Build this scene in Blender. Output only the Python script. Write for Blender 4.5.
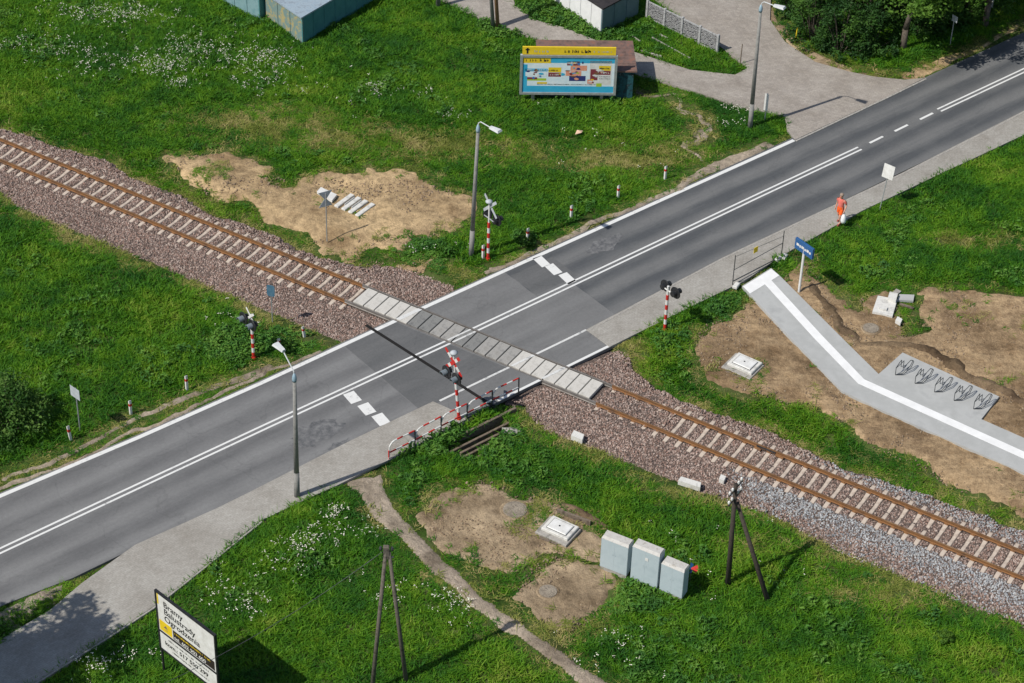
import bpy, bmesh, math, random
import numpy as np
from mathutils import Matrix, Vector

sc = bpy.context.scene
for o in list(bpy.data.objects): bpy.data.objects.remove(o)
rad = math.radians
# ------------------------------------------------------------------ camera, sky, sun, exposure
cam_d = bpy.data.cameras.new('camera'); cam = bpy.data.objects.new('camera', cam_d)
sc.collection.objects.link(cam); sc.camera = cam
cam_d.sensor_width = 36; cam_d.lens = 36*2284.8/1024; cam_d.clip_start = 1; cam_d.clip_end = 6000
mr = Matrix([[0.999446, -0.033294, -0.0], [0.020505, 0.615537, -0.787841], [0.02623, 0.787405, 0.615878]]).to_4x4()
cam.matrix_world = Matrix.Translation((2.542,-85.957,66.890)) @ mr

SUN_AZ, SUN_EL = 33.0, 49.5          # direction the shadows fall, sun height
w = bpy.data.worlds.new('World'); sc.world = w; w.use_nodes = True
nt = w.node_tree; bg = nt.nodes['Background']
sky = nt.nodes.new('ShaderNodeTexSky'); sky.sky_type = 'NISHITA'; sky.sun_disc = False
sky.sun_elevation = rad(SUN_EL); sky.sun_rotation = rad(90-(SUN_AZ+180))
nt.links.new(sky.outputs[0], bg.inputs[0]); bg.inputs[1].default_value = 0.075
sd = bpy.data.lights.new('sun', 'SUN'); sd.energy = 3.6; sd.angle = rad(0.53); sd.color = (1, .955, .88)
sun = bpy.data.objects.new('sun', sd); sc.collection.objects.link(sun)
a = rad(SUN_AZ); e = rad(SUN_EL)
sun.rotation_euler = Vector((math.cos(a)*math.cos(e), math.sin(a)*math.cos(e), -math.sin(e))).to_track_quat('-Z', 'Y').to_euler()
sun.location = (-30, -20, 60)
sc.view_settings.view_transform = 'Standard'; sc.view_settings.look = 'None'
sc.view_settings.exposure = 0.32; sc.view_settings.gamma = 1
sc.cycles.max_bounces = 5; sc.cycles.diffuse_bounces = 3; sc.cycles.transmission_bounces = 3; sc.cycles.glossy_bounces = 2

RD = rad(40.1175); TR = rad(-30.6334)
rd = np.array([math.cos(RD), math.sin(RD)]); rn = np.array([-rd[1], rd[0]])
td = np.array([math.cos(TR), math.sin(TR)]); tn = np.array([-td[1], td[0]])
def RP(u, v): return tuple(rd*u + rn*v)
def TP(s, l): return tuple(td*s + tn*l)
rng = np.random.default_rng(7); random.seed(7)

# ------------------------------------------------------------------ numeric helpers
def _hash(ix, iy, s):
    h = (ix.astype(np.int64)*374761393 + iy.astype(np.int64)*668265263 + s*1442695041) & 0xffffffff
    h = ((h ^ (h >> 13))*1274126177) & 0xffffffff
    return ((h ^ (h >> 16)) & 0xffff)/65535.
def vnoise(x, y, scale, seed=0):
    x = np.asarray(x, float)/scale; y = np.asarray(y, float)/scale
    ix = np.floor(x); iy = np.floor(y); fx = x-ix; fy = y-iy
    fx = fx*fx*(3-2*fx); fy = fy*fy*(3-2*fy)
    a = _hash(ix, iy, seed); b = _hash(ix+1, iy, seed); c = _hash(ix, iy+1, seed); d = _hash(ix+1, iy+1, seed)
    return (a*(1-fx)+b*fx)*(1-fy) + (c*(1-fx)+d*fx)*fy          # 0..1
def fnoise(x, y, scale, seed=0, oct=3):
    r = 0; amp = 1; t = 0
    for k in range(oct):
        r = r + amp*vnoise(x, y, scale/2**k, seed+k*17); t += amp; amp *= .5
    return r/t
def inpoly(x, y, poly):
    x = np.asarray(x); y = np.asarray(y); c = np.zeros(x.shape, bool); n = len(poly)
    for i in range(n):
        x1, y1 = poly[i]; x2, y2 = poly[(i+1) % n]
        if y1 == y2: continue
        t = ((y1 > y) != (y2 > y)) & (x < (x2-x1)*(y-y1)/(y2-y1)+x1)
        c ^= t
    return c
def dpoly(x, y, poly, closed=True):
    d = np.full(np.shape(x), 1e9); n = len(poly)
    for i in range(n if closed else n-1):
        a = np.array(poly[i]); b = np.array(poly[(i+1) % n]); ab = b-a; L = (ab**2).sum()+1e-9
        t = np.clip(((x-a[0])*ab[0]+(y-a[1])*ab[1])/L, 0, 1)
        d = np.minimum(d, np.hypot(x-a[0]-t*ab[0], y-a[1]-t*ab[1]))
    return d
def ragged_in(x, y, poly, amp):
    jx = (fnoise(x, y, 1.6, 5, 4)-.5)*2.6*amp; jy = (fnoise(x, y, 1.6, 50, 4)-.5)*2.6*amp
    i = inpoly(x+jx, y+jy, poly); d = dpoly(x+jx, y+jy, poly); return np.where(i, d, -d)
def strip(pts, w0):
    """polygon of a band of width w0 along a polyline"""
    p = np.array(pts, float); L = []; Rr = []
    ww = w0 if hasattr(w0, '__len__') else [w0]*len(p)
    for i in range(len(p)):
        t = p[min(i+1, len(p)-1)]-p[max(i-1, 0)]; t /= np.linalg.norm(t); n = np.array([-t[1], t[0]])
        L.append(tuple(p[i]+n*ww[i]/2)); Rr.append(tuple(p[i]-n*ww[i]/2))
    return L + Rr[::-1]

# ------------------------------------------------------------------ layout of the ground (metres, origin = road axis x track axis)
ballast_left = [(-28.93,19.21),(-25.22,16.93),(-22.88,15.80),(-21.67,15.00),(-19.38,13.89),(-16.46,11.92),(-13.60,9.81),(-10.87,8.20),(-8.21,6.79),(-6.65,6.02),(-5.14,5.77),(-3.39,5.62),(-1.14,5.32),(-0.04,4.88),(-1.02,2.69),(-3.29,0.03),(-5.34,-1.16),(-6.52,-1.15),(-8.05,-0.07),(-9.75,1.57),(-10.71,2.40),(-13.33,3.81),(-15.44,4.85),(-17.58,5.91),(-19.79,7.16),(-21.56,8.63),(-23.05,9.79),(-24.06,11.01),(-27.57,12.93)]
ballast_right = [(2.05,-3.70),(4.82,-0.15),(7.30,-0.48),(8.16,-0.20),(8.21,-2.10),(9.03,-3.33),(10.84,-4.47),(12.18,-5.34),(13.95,-6.31),(15.68,-7.48),(17.83,-8.54),(19.95,-9.58),(22.03,-10.66),(24.06,-11.86),(25.01,-12.46),(28.74,-14.78),(27.67,-20.39),(24.13,-18.10),(22.43,-17.18),(20.06,-16.10),(17.67,-14.69),(15.24,-13.06),(14.03,-11.84),(12.77,-10.93),(11.04,-10.49),(9.29,-10.04),(7.76,-9.11),(6.20,-7.83),(4.17,-6.89),(3.47,-5.29),(2.77,-4.61)]
sidewalk_left = [(-14.99,-17.65),(-13.15,-15.26),(-9.99,-12.80),(-8.67,-11.67),(-4.58,-8.03),(-0.99,-5.06),(-0.10,-5.62),(0.75,-6.29),(-0.87,-7.63),(-2.84,-9.31),(-4.96,-11.09),(-6.43,-12.21),(-8.03,-13.51),(-10.04,-16.39),(-11.86,-18.92),(-13.19,-20.42),(-15.96,-23.42),(-18.95,-26.60),(-22.28,-25.61),(-17.73,-21.08),(-16.03,-19.29)]
sidewalk_right = [(6.07,0.70),(9.46,3.80),(13.02,7.05),(22.75,15.09),(30.35,21.78),(42.35,32.29),(41.70,29.27),(29.97,19.32),(25.41,15.63),(20.38,11.52),(15.81,7.21),(13.95,5.09),(12.20,3.67),(9.64,1.52),(7.39,-0.40),(7.15,-0.56)]
driveway = [(-2.35,31.89),(-0.53,30.38),(1.07,29.00),(2.41,28.29),(4.72,27.10),(6.98,25.70),(9.21,24.12),(11.96,22.81),(14.64,21.21),(17.05,20.34),(17.07,19.03),(17.42,18.06),(22.90,22.76),(25.27,24.93),(24.11,24.64),(22.45,24.85),(21.09,25.30),(19.19,26.27),(17.65,28.38),(16.95,30.84),(17.49,36.86),(10.20,40.15),(10.30,32.74),(13.71,27.90),(15.34,25.37),(14.56,24.57),(12.04,24.94),(9.27,26.51),(7.00,27.69),(5.00,29.14),(3.25,29.94),(2.06,31.60),(1.35,37.00),(-3.77,36.65)]
platform = [(13.77,4.58),(16.00,0.22),(17.96,-3.37),(19.55,-4.60),(25.59,-8.75),(30.14,-11.95),(30.61,-9.58),(25.97,-6.33),(24.19,-5.08),(25.26,-3.39),(21.12,-0.31),(19.80,-2.01),(18.50,0.36),(15.67,5.60),(15.31,6.17)]
soil_sand = [(-16.10,14.09),(-14.79,14.93),(-12.11,14.62),(-10.15,13.50),(-8.81,12.09),(-7.53,13.47),(-4.69,14.11),(-2.56,13.58),(-0.68,12.39),(0.25,10.89),(-0.10,9.35),(-1.52,8.04),(-3.25,7.42),(-4.50,7.43),(-5.58,6.42),(-6.71,6.79),(-7.82,7.93),(-9.14,8.56),(-11.03,9.60),(-12.99,11.02),(-14.96,12.28)]
soil_strip = [(-5.16,6.02),(-3.92,6.09),(-1.66,5.71),(-1.87,5.11),(-4.10,5.16)]
soil_mid = [(-0.59,-10.74),(1.33,-10.31),(3.55,-11.06),(4.87,-11.71),(6.17,-12.68),(6.68,-13.86),(6.50,-15.23),(5.31,-15.04),(4.24,-14.60),(2.77,-15.78),(1.72,-15.83),(0.44,-15.52),(-0.66,-14.65),(-1.24,-13.49),(-1.05,-12.13)]
soil_low = [(3.82,-15.36),(4.88,-14.82),(6.58,-15.23),(7.12,-16.42),(6.80,-18.10),(5.72,-19.65),(4.90,-19.57),(3.87,-18.70),(3.10,-17.68),(3.25,-16.48)]
soil_right = [(11.35,-0.18),(11.65,1.16),(12.65,2.00),(13.52,3.66),(13.79,4.83),(16.31,6.82),(17.45,7.31),(17.61,5.71),(18.46,4.10),(19.22,2.84),(19.63,4.00),(20.85,4.89),(21.47,4.68),(21.29,1.37),(21.75,1.16),(22.57,3.19),(22.65,4.66),(24.60,5.18),(27.70,4.78),(32.39,4.54),(28.85,-14.16),(25.19,-11.29),(23.60,-10.45),(22.21,-9.33),(20.98,-8.45),(19.29,-7.43),(17.87,-5.83),(16.82,-4.74),(15.01,-4.26),(13.22,-3.25),(11.62,-2.67)]
track_path = strip([(-3.87,-10.37),(-3.37,-11.27),(-2.67,-12.67),(-1.53,-14.38),(-0.18,-15.92),(1.57,-17.81),(3.26,-19.65),(4.91,-21.15),(6.71,-22.50),(8.85,-24.22)], [1.7,1.4,1.05,1.0,.95,.95,.9,.9,.95,1.0])
verge_path_a = strip([(1.33,5.46),(3.79,7.13),(6.83,9.75),(9.44,12.07),(11.59,13.86),(14.35,16.12),(16.33,17.79)], [.5,.45,.45,.4,.6,1.0,.7])
foot_path = strip([(9.18,22.85),(10.71,22.21),(12.39,19.95),(12.31,18.24),(11.71,16.73),(12.82,15.35)], [.9,.5,.6,.8,.8,.6])
verge_path_b = strip([(-19.61,-11.56),(-17.72,-9.93),(-15.76,-8.33),(-13.79,-6.48),(-11.72,-4.93),(-9.78,-3.73),(-8.48,-2.84)], [.35,.4,.35,.35,.5,.6,.5])
verge_soil = [(16.63,32.22),(17.38,32.74),(17.99,29.20),(19.29,27.38),(21.15,25.96),(23.08,25.43),(22.98,24.57),(21.07,25.09),(19.00,26.04),(17.57,28.16),(16.80,30.37)]
roadside_sand = [(23.48,25.03),(24.86,26.20),(27.04,27.65),(29.28,29.37),(32.32,32.09),(32.21,31.39),(27.21,26.78),(25.26,24.82)]
ditch = [(-0.70,-8.39),(2.10,-5.58),(2.52,-5.98),(2.67,-6.75),(1.67,-8.06),(0.85,-9.19),(-0.15,-8.77)]
soil_amp = [1.2,.5,.7,.7,.7,.25,.3,.8,.25,.35,.25]
soils = [soil_sand, soil_strip, soil_mid, soil_low, soil_right, track_path, verge_path_a, foot_path, verge_path_b, verge_soil, roadside_sand]
far_v = [(-90,3.3),(-23,2.98),(-16,2.72),(-9.6,2.62),(0,2.70),(5,2.70),(30,2.62),(100,2.62)]
near_v = [(-90,-2.9),(-26,-3.0),(-23,-3.34),(-20,-3.34),(-14,-3.42),(0,-3.42),(5.2,-3.38),(14.5,-3.05),(100,-3.0)]
def iv(t, u): return np.interp(u, [q[0] for q in t], [q[1] for q in t])
def uv(x, y): return x*rd[0]+y*rd[1], x*rn[0]+y*rn[1]
def sl(x, y): return x*td[0]+y*td[1], x*tn[0]+y*tn[1]
def inroad(x, y, m=0.):
    u, v = uv(x, y)
    return (v < iv(far_v, u)+.22+m) & (v > iv(near_v, u)-m)

def smooth(x): x = np.clip(x, 0, 1); return x*x*(3-2*x)
def gz(x, y):
    """height of the bare ground"""
    x = np.asarray(x, float); y = np.asarray(y, float)
    z = -.06 + .16*(fnoise(x, y, 5., 3)-.5) + .12*(fnoise(x, y, 1.6, 9, 2)-.5)
    u, v = uv(x, y); dr = np.maximum(np.maximum(v-iv(far_v, u)-.2, iv(near_v, u)-v), 0)
    z = z*smooth(dr/2.5) - .045*(1-smooth(dr/2.5))
    s, l = sl(x, y); k = smooth((4.2-np.abs(l))/1.5)
    z = z*(1-k) - .36*k
    for q, zz in ((sidewalk_left, -.12), (sidewalk_right, -.12), (driveway, -.12), (platform, -.12)):
        m = inpoly(x, y, q) | (dpoly(x, y, q) < .5)
        z = np.where(m, np.minimum(z, zz), z)
    z = np.where(inpoly(x, y, ditch), -.62, z)
    far = smooth((np.hypot(x, y)-70)/60)
    return z*(1-far) - .1*far

# ------------------------------------------------------------------ mesh helpers
class MB:
    def __init__(s): s.v = []; s.f = []; s.m = []
    def add(s, vs, fs, m=0, M=None):
        b = len(s.v)
        s.v += [tuple((M @ Vector(q)) if M else q) for q in vs]
        s.f += [tuple(b+i for i in f) for f in fs]; s.m += [m]*len(fs); return s
    def box(s, x0, x1, y0, y1, z0, z1, m=0, M=None):
        return s.add([(x0,y0,z0),(x1,y0,z0),(x1,y1,z0),(x0,y1,z0),(x0,y0,z1),(x1,y0,z1),(x1,y1,z1),(x0,y1,z1)],
                     [(0,3,2,1),(4,5,6,7),(0,1,5,4),(1,2,6,5),(2,3,7,6),(3,0,4,7)], m, M)
    def cbox(s, x0, x1, y0, y1, z0, z1, c=.02, m=0, M=None):
        """box with chamfered upper edges"""
        v = [(x0,y0,z0),(x1,y0,z0),(x1,y1,z0),(x0,y1,z0),(x0,y0,z1-c),(x1,y0,z1-c),(x1,y1,z1-c),(x0,y1,z1-c),
             (x0+c,y0+c,z1),(x1-c,y0+c,z1),(x1-c,y1-c,z1),(x0+c,y1-c,z1)]
        return s.add(v, [(0,3,2,1),(0,1,5,4),(1,2,6,5),(2,3,7,6),(3,0,4,7),(4,5,9,8),(5,6,10,9),(6,7,11,10),(7,4,8,11),(8,9,10,11)], m, M)
    def prism(s, poly, z0, z1, m=0, side=None):
        if sum(poly[i][0]*poly[(i+1)%len(poly)][1]-poly[(i+1)%len(poly)][0]*poly[i][1] for i in range(len(poly))) < 0: poly = poly[::-1]
        n = len(poly); s.add([(x,y,z1) for x, y in poly], [tuple(range(n))], m)
        s.add([(x,y,z0) for x, y in poly]+[(x,y,z1) for x, y in poly], [(i,(i+1)%n,n+(i+1)%n,n+i) for i in range(n)], m if side is None else side); return s
    def tube(s, p0, p1, r0, r1=None, n=8, m=0, cap=True):
        r1 = r0 if r1 is None else r1
        p0 = Vector(p0); p1 = Vector(p1); d = (p1-p0).normalized()
        a = d.cross(Vector((0,0,1)) if abs(d.z) < .95 else Vector((1,0,0))).normalized(); b = d.cross(a)
        vs = [p0+(a*math.cos(t)+b*math.sin(t))*r0 for t in [2*math.pi*i/n for i in range(n)]] + [p1+(a*math.cos(t)+b*math.sin(t))*r1 for t in [2*math.pi*i/n for i in range(n)]]
        fs = [(i,n+i,n+(i+1)%n,(i+1)%n) for i in range(n)]
        if cap: fs += [tuple(range(n)), tuple(range(2*n-1,n-1,-1))]
        return s.add([tuple(q) for q in vs], fs, m)
    def path(s, pts, r, n=6, m=0):
        for i in range(len(pts)-1):
            rr = r if not hasattr(r, '__len__') else None
            s.tube(pts[i], pts[i+1], rr if rr else r[i], rr if rr else r[i+1], n, m(i) if callable(m) else m)
        return s
    def lathe(s, prof, n=16, m=0, M=None):
        vs = []; fs = []
        for r, z in prof: vs += [(r*math.cos(2*math.pi*i/n), r*math.sin(2*math.pi*i/n), z) for i in range(n)]
        for k in range(len(prof)-1):
            for i in range(n): fs.append((k*n+i,k*n+(i+1)%n,(k+1)*n+(i+1)%n,(k+1)*n+i))
        fs.append(tuple(range((len(prof)-1)*n, len(prof)*n)))
        fs.append(tuple(range(n-1,-1,-1)))
        return s.add(vs, fs, m, M)
    def mesh(s, name, mats, sm=False):
        me = bpy.data.meshes.new(name); me.from_pydata(s.v, [], s.f)
        for q in (mats if isinstance(mats, (list, tuple)) else [mats]): me.materials.append(q)
        me.polygons.foreach_set('material_index', s.m)
        if sm: me.polygons.foreach_set('use_smooth', [True]*len(me.polygons))
        me.update(); return me
    def build(s, name, mats, parent=None, sm=False, loc=None, rz=0):
        return link(bpy.data.objects.new(name, s.mesh(name, mats, sm)), parent, loc, rz)
def link(o, parent=None, loc=None, rz=0):
    sc.collection.objects.link(o)
    if parent is not None: o.parent = parent
    if loc is not None: o.location = loc if len(loc) == 3 else (loc[0], loc[1], 0)
    if rz: o.rotation_euler.z = rz
    return o
def tag(o, label, cat, group=None):
    o['label'] = label; o['category'] = cat
    if group: o['group'] = group
    return o
def thing(name, label, cat, loc=(0,0,0), rz=0, group=None):
    return tag(link(bpy.data.objects.new(name, None), None, loc, rz), label, cat, group)
def kind(o, k, label=None):
    o['kind'] = k
    if label: o['label'] = label
    return o
def copy_part(o, parent, loc=None):
    c = o.copy(); sc.collection.objects.link(c); c.parent = parent
    if loc is not None: c.location = loc
    return c

# ------------------------------------------------------------------ materials
def mat(name, col, rough=.8, var=None, scale=3., bump=0., bscale=40., metal=0., detail=6, coord='Object', spec=.3, w=(.35,.65)):
    """noise-mottled principled material; var = second colour (or list of colours)"""
    m = bpy.data.materials.new(name); m.use_nodes = True; t = m.node_tree; N = t.nodes; L = t.links
    b = N['Principled BSDF']; b.inputs['Roughness'].default_value = rough; b.inputs['Metallic'].default_value = metal
    b.inputs['Specular IOR Level'].default_value = spec
    b.inputs['Base Color'].default_value = (*col, 1)
    tc = N.new('ShaderNodeTexCoord')
    if var:
        cols = [col]+(list(var) if hasattr(var[0], '__len__') else [var])
        n = N.new('ShaderNodeTexNoise'); n.inputs['Scale'].default_value = scale; n.inputs['Detail'].default_value = detail; n.inputs['Roughness'].default_value = .65
        L.new(tc.outputs[coord], n.inputs['Vector'])
        r = N.new('ShaderNodeValToRGB'); el = r.color_ramp.elements
        while len(el) < len(cols): el.new(.5)
        for i, c in enumerate(cols):
            el[i].position = w[0]+(w[1]-w[0])*i/(len(cols)-1); el[i].color = (*c, 1)
        L.new(n.outputs['Fac'], r.inputs[0]); L.new(r.outputs[0], b.inputs['Base Color'])
    if bump:
        n2 = N.new('ShaderNodeTexNoise'); n2.inputs['Scale'].default_value = bscale; n2.inputs['Detail'].default_value = 4
        L.new(tc.outputs[coord], n2.inputs['Vector'])
        bp = N.new('ShaderNodeBump'); bp.inputs['Strength'].default_value = bump; bp.inputs['Distance'].default_value = .02
        L.new(n2.outputs['Fac'], bp.inputs['Height']); L.new(bp.outputs[0], b.inputs['Normal'])
    return m
def mixc(t, fac, a, b, mode='MIX'):
    n = t.nodes.new('ShaderNodeMix'); n.data_type = 'RGBA'; n.blend_type = mode
    for s, v in ((n.inputs[0], fac), (n.inputs[6], a), (n.inputs[7], b)):
        if hasattr(v, 'links') or isinstance(v, bpy.types.NodeSocket): t.links.new(v, s)
        elif isinstance(v, tuple): s.default_value = (*v, 1)
        else: s.default_value = v
    return n.outputs[2]
def noise(t, scale, detail=5, vec=None, rough=.6):
    n = t.nodes.new('ShaderNodeTexNoise'); n.inputs['Scale'].default_value = scale; n.inputs['Detail'].default_value = detail; n.inputs['Roughness'].default_value = rough
    if vec is not None: t.links.new(vec, n.inputs['Vector'])
    return n.outputs['Fac']
def ramp(t, fac, stops):
    r = t.nodes.new('ShaderNodeValToRGB'); el = r.color_ramp.elements
    while len(el) < len(stops): el.new(.5)
    for i, (p, c) in enumerate(stops): el[i].position = p; el[i].color = (*c, 1) if hasattr(c, '__len__') else (c, c, c, 1)
    t.links.new(fac, r.inputs[0]); return r.outputs[0]
def math_(t, op, a, b=None, c=None):
    n = t.nodes.new('ShaderNodeMath'); n.operation = op
    for s, v in zip(n.inputs, (a, b, c)):
        if v is None: continue
        if isinstance(v, (int, float)): s.default_value = v
        else: t.links.new(v, s)
    return n.outputs[0]

def asphalt(name, dark, light, tracks=.5):
    """asphalt with wheel tracks along local x; lighter between them, speckle of aggregate, cracks"""
    m = bpy.data.materials.new(name); m.use_nodes = True; t = m.node_tree; b = t.nodes['Principled BSDF']
    b.inputs['Roughness'].default_value = .78; b.inputs['Specular IOR Level'].default_value = .35
    tc = t.nodes.new('ShaderNodeTexCoord').outputs['Object']
    sp = t.nodes.new('ShaderNodeSeparateXYZ'); t.links.new(tc, sp.inputs[0])
    mp = t.nodes.new('ShaderNodeMapping'); mp.inputs['Scale'].default_value = (.10, 1, 1); t.links.new(tc, mp.inputs[0])
    streak = noise(t, 2.2, 5, mp.outputs[0], .65)
    wav = math_(t, 'SINE', math_(t, 'MULTIPLY_ADD', sp.outputs[1], 4.05, math_(t, 'MULTIPLY_ADD', streak, 1.6, .4)))
    f = math_(t, 'MULTIPLY_ADD', wav, .5*tracks, .5)
    f = math_(t, 'ADD', f, math_(t, 'MULTIPLY_ADD', streak, 1.1, -.55))
    blot = noise(t, .35, 5, tc); f = math_(t, 'ADD', f, math_(t, 'MULTIPLY_ADD', blot, .9, -.45))
    col = ramp(t, f, [(.1, dark), (.9, light)])
    fine = noise(t, 26, 3, tc, .8)
    col = mixc(t, .35, col, ramp(t, fine, [(.3, .42), (.72, 1.0)]), 'MULTIPLY')
    fine2 = noise(t, 7, 4, tc, .7); col = mixc(t, .25, col, ramp(t, fine2, [(.35, .5), (.65, 1.)]), 'MULTIPLY')
    vo = t.nodes.new('ShaderNodeTexVoronoi'); vo.feature = 'DISTANCE_TO_EDGE'; vo.inputs['Scale'].default_value = .22
    wv = t.nodes.new('ShaderNodeVectorMath'); wv.operation = 'ADD'
    nn = t.nodes.new('ShaderNodeTexNoise'); nn.inputs['Scale'].default_value = .9; nn.inputs['Detail'].default_value = 6; t.links.new(tc, nn.inputs['Vector'])
    t.links.new(tc, wv.inputs[0]); t.links.new(nn.outputs['Color'], wv.inputs[1]); t.links.new(wv.outputs[0], vo.inputs['Vector'])
    crack = ramp(t, vo.outputs['Distance'], [(.0, 1.), (.006, 0.)])
    col = mixc(t, math_(t, 'MULTIPLY', crack, .16), col, (.02, .02, .02))
    t.links.new(col, b.inputs['Base Color'])
    bp = t.nodes.new('ShaderNodeBump'); bp.inputs['Strength'].default_value = .35; bp.inputs['Distance'].default_value = .01
    t.links.new(fine, bp.inputs['Height']); t.links.new(bp.outputs[0], b.inputs['Normal'])
    return m
def paver(name, c1, c2, mortar, sx=.2, sy=.1, var=None, rot=0.):
    m = bpy.data.materials.new(name); m.use_nodes = True; t = m.node_tree; b = t.nodes['Principled BSDF']; b.inputs['Roughness'].default_value = .85
    tc = t.nodes.new('ShaderNodeTexCoord').outputs['Object']
    mp = t.nodes.new('ShaderNodeMapping'); mp.inputs['Rotation'].default_value = (0, 0, rot); t.links.new(tc, mp.inputs[0])
    br = t.nodes.new('ShaderNodeTexBrick'); br.inputs['Scale'].default_value = 1; br.inputs['Brick Width'].default_value = sx; br.inputs['Row Height'].default_value = sy
    br.inputs['Mortar Size'].default_value = .004; br.inputs['Color1'].default_value = (*c1, 1); br.inputs['Color2'].default_value = (*c2, 1); br.inputs['Mortar'].default_value = (*mortar, 1)
    t.links.new(mp.outputs[0], br.inputs['Vector'])
    f = noise(t, .5, 7, tc, .7)
    col = mixc(t, .6, br.outputs['Color'], ramp(t, f, [(.3, (.55,.5,.44)), (.62, (1.,.98,.95))]), 'MULTIPLY')
    f2 = noise(t, 9, 3, tc, .7); col = mixc(t, .35, col, ramp(t, f2, [(.35, .5), (.65, 1.)]), 'MULTIPLY')
    t.links.new(col, b.inputs['Base Color'])
    bp = t.nodes.new('ShaderNodeBump'); bp.inputs['Strength'].default_value = .5; bp.inputs['Distance'].default_value = .006
    t.links.new(br.outputs['Fac'], bp.inputs['Height']); bp.invert = True; t.links.new(bp.outputs[0], b.inputs['Normal'])
    return m
def paint(name, col, under, wear=.45):
    m = bpy.data.materials.new(name); m.use_nodes = True; t = m.node_tree; b = t.nodes['Principled BSDF']; b.inputs['Roughness'].default_value = .65
    tc = t.nodes.new('ShaderNodeTexCoord').outputs['Object']
    f = noise(t, 5, 8, tc, .8); big = noise(t, .8, 3, tc)
    k = math_(t, 'ADD', f, math_(t, 'MULTIPLY_ADD', big, .5, -.25))
    t.links.new(mixc(t, ramp(t, k, [(wear-.18, 1.), (wear, 0.)]), col, under), b.inputs['Base Color'])
    return m
def leafmat(name, dark, mid, light, hi=None, scale=.22, trans=.3):
    """foliage: per-instance hue, patches over the field, light through the blades"""
    m = bpy.data.materials.new(name); m.use_nodes = True; t = m.node_tree; N = t.nodes
    out = N['Material Output']; b = N['Principled BSDF']; b.inputs['Roughness'].default_value = .6; b.inputs['Specular IOR Level'].default_value = .25
    geo = N.new('ShaderNodeNewGeometry'); oi = N.new('ShaderNodeObjectInfo')
    f = noise(t, scale, 4, geo.outputs['Position'], .6); f2 = noise(t, scale*7, 3, geo.outputs['Position'], .6)
    k = math_(t, 'ADD', math_(t, 'MULTIPLY_ADD', f, 1.15, -.075), math_(t, 'ADD', math_(t, 'MULTIPLY_ADD', f2, .55, -.275), math_(t, 'MULTIPLY_ADD', oi.outputs['Random'], .26, -.13)))
    st = [(.30, dark), (.50, mid), (.68, light)]
    if hi: st.append((.84, hi))
    col = ramp(t, k, st); t.links.new(col, b.inputs['Base Color'])
    tr = N.new('ShaderNodeBsdfTranslucent'); t.links.new(mixc(t, .5, col, (.10, .20, .01)), tr.inputs[0])
    mx = N.new('ShaderNodeMixShader'); mx.inputs[0].default_value = trans
    t.links.new(b.outputs[0], mx.inputs[1]); t.links.new(tr.outputs[0], mx.inputs[2]); t.links.new(mx.outputs[0], out.inputs[0])
    return m
def stonemat(name, cols):
    m = bpy.data.materials.new(name); m.use_nodes = True; t = m.node_tree; b = t.nodes['Principled BSDF']; b.inputs['Roughness'].default_value = .9
    oi = t.nodes.new('ShaderNodeObjectInfo')
    n = len(cols); r = t.nodes.new('ShaderNodeValToRGB'); r.color_ramp.interpolation = 'CONSTANT'; el = r.color_ramp.elements
    while len(el) < n: el.new(.5)
    for i, c in enumerate(cols): el[i].position = i/n; el[i].color = (*c, 1)
    t.links.new(oi.outputs['Random'], r.inputs[0])
    geo = t.nodes.new('ShaderNodeNewGeometry'); f = noise(t, .5, 4, geo.outputs['Position'])
    t.links.new(mixc(t, .5, r.outputs[0], ramp(t, f, [(.3, .6), (.7, 1.)]), 'MULTIPLY'), b.inputs['Base Color'])
    return m
def gravelmat(name, cols, scale=14.):
    m = bpy.data.materials.new(name); m.use_nodes = True; t = m.node_tree; b = t.nodes['Principled BSDF']; b.inputs['Roughness'].default_value = .9
    tc = t.nodes.new('ShaderNodeTexCoord').outputs['Object']
    vo = t.nodes.new('ShaderNodeTexVoronoi'); vo.inputs['Scale'].default_value = scale; t.links.new(tc, vo.inputs['Vector'])
    sp = t.nodes.new('ShaderNodeSeparateColor'); t.links.new(vo.outputs['Color'], sp.inputs[0])
    col = ramp(t, sp.outputs[0], [(i/(len(cols)-1), c) for i, c in enumerate(cols)])
    col = mixc(t, .8, col, ramp(t, vo.outputs['Distance'], [(.1, 1.), (.75, .25)]), 'MULTIPLY')
    f = noise(t, .5, 4, tc); col = mixc(t, .5, col, ramp(t, f, [(.3, .6), (.7, 1.)]), 'MULTIPLY')
    t.links.new(col, b.inputs['Base Color'])
    bp = t.nodes.new('ShaderNodeBump'); bp.inputs['Strength'].default_value = 1; bp.inputs['Distance'].default_value = .05; bp.invert = True
    t.links.new(vo.outputs['Distance'], bp.inputs['Height']); t.links.new(bp.outputs[0], b.inputs['Normal'])
    return m

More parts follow.
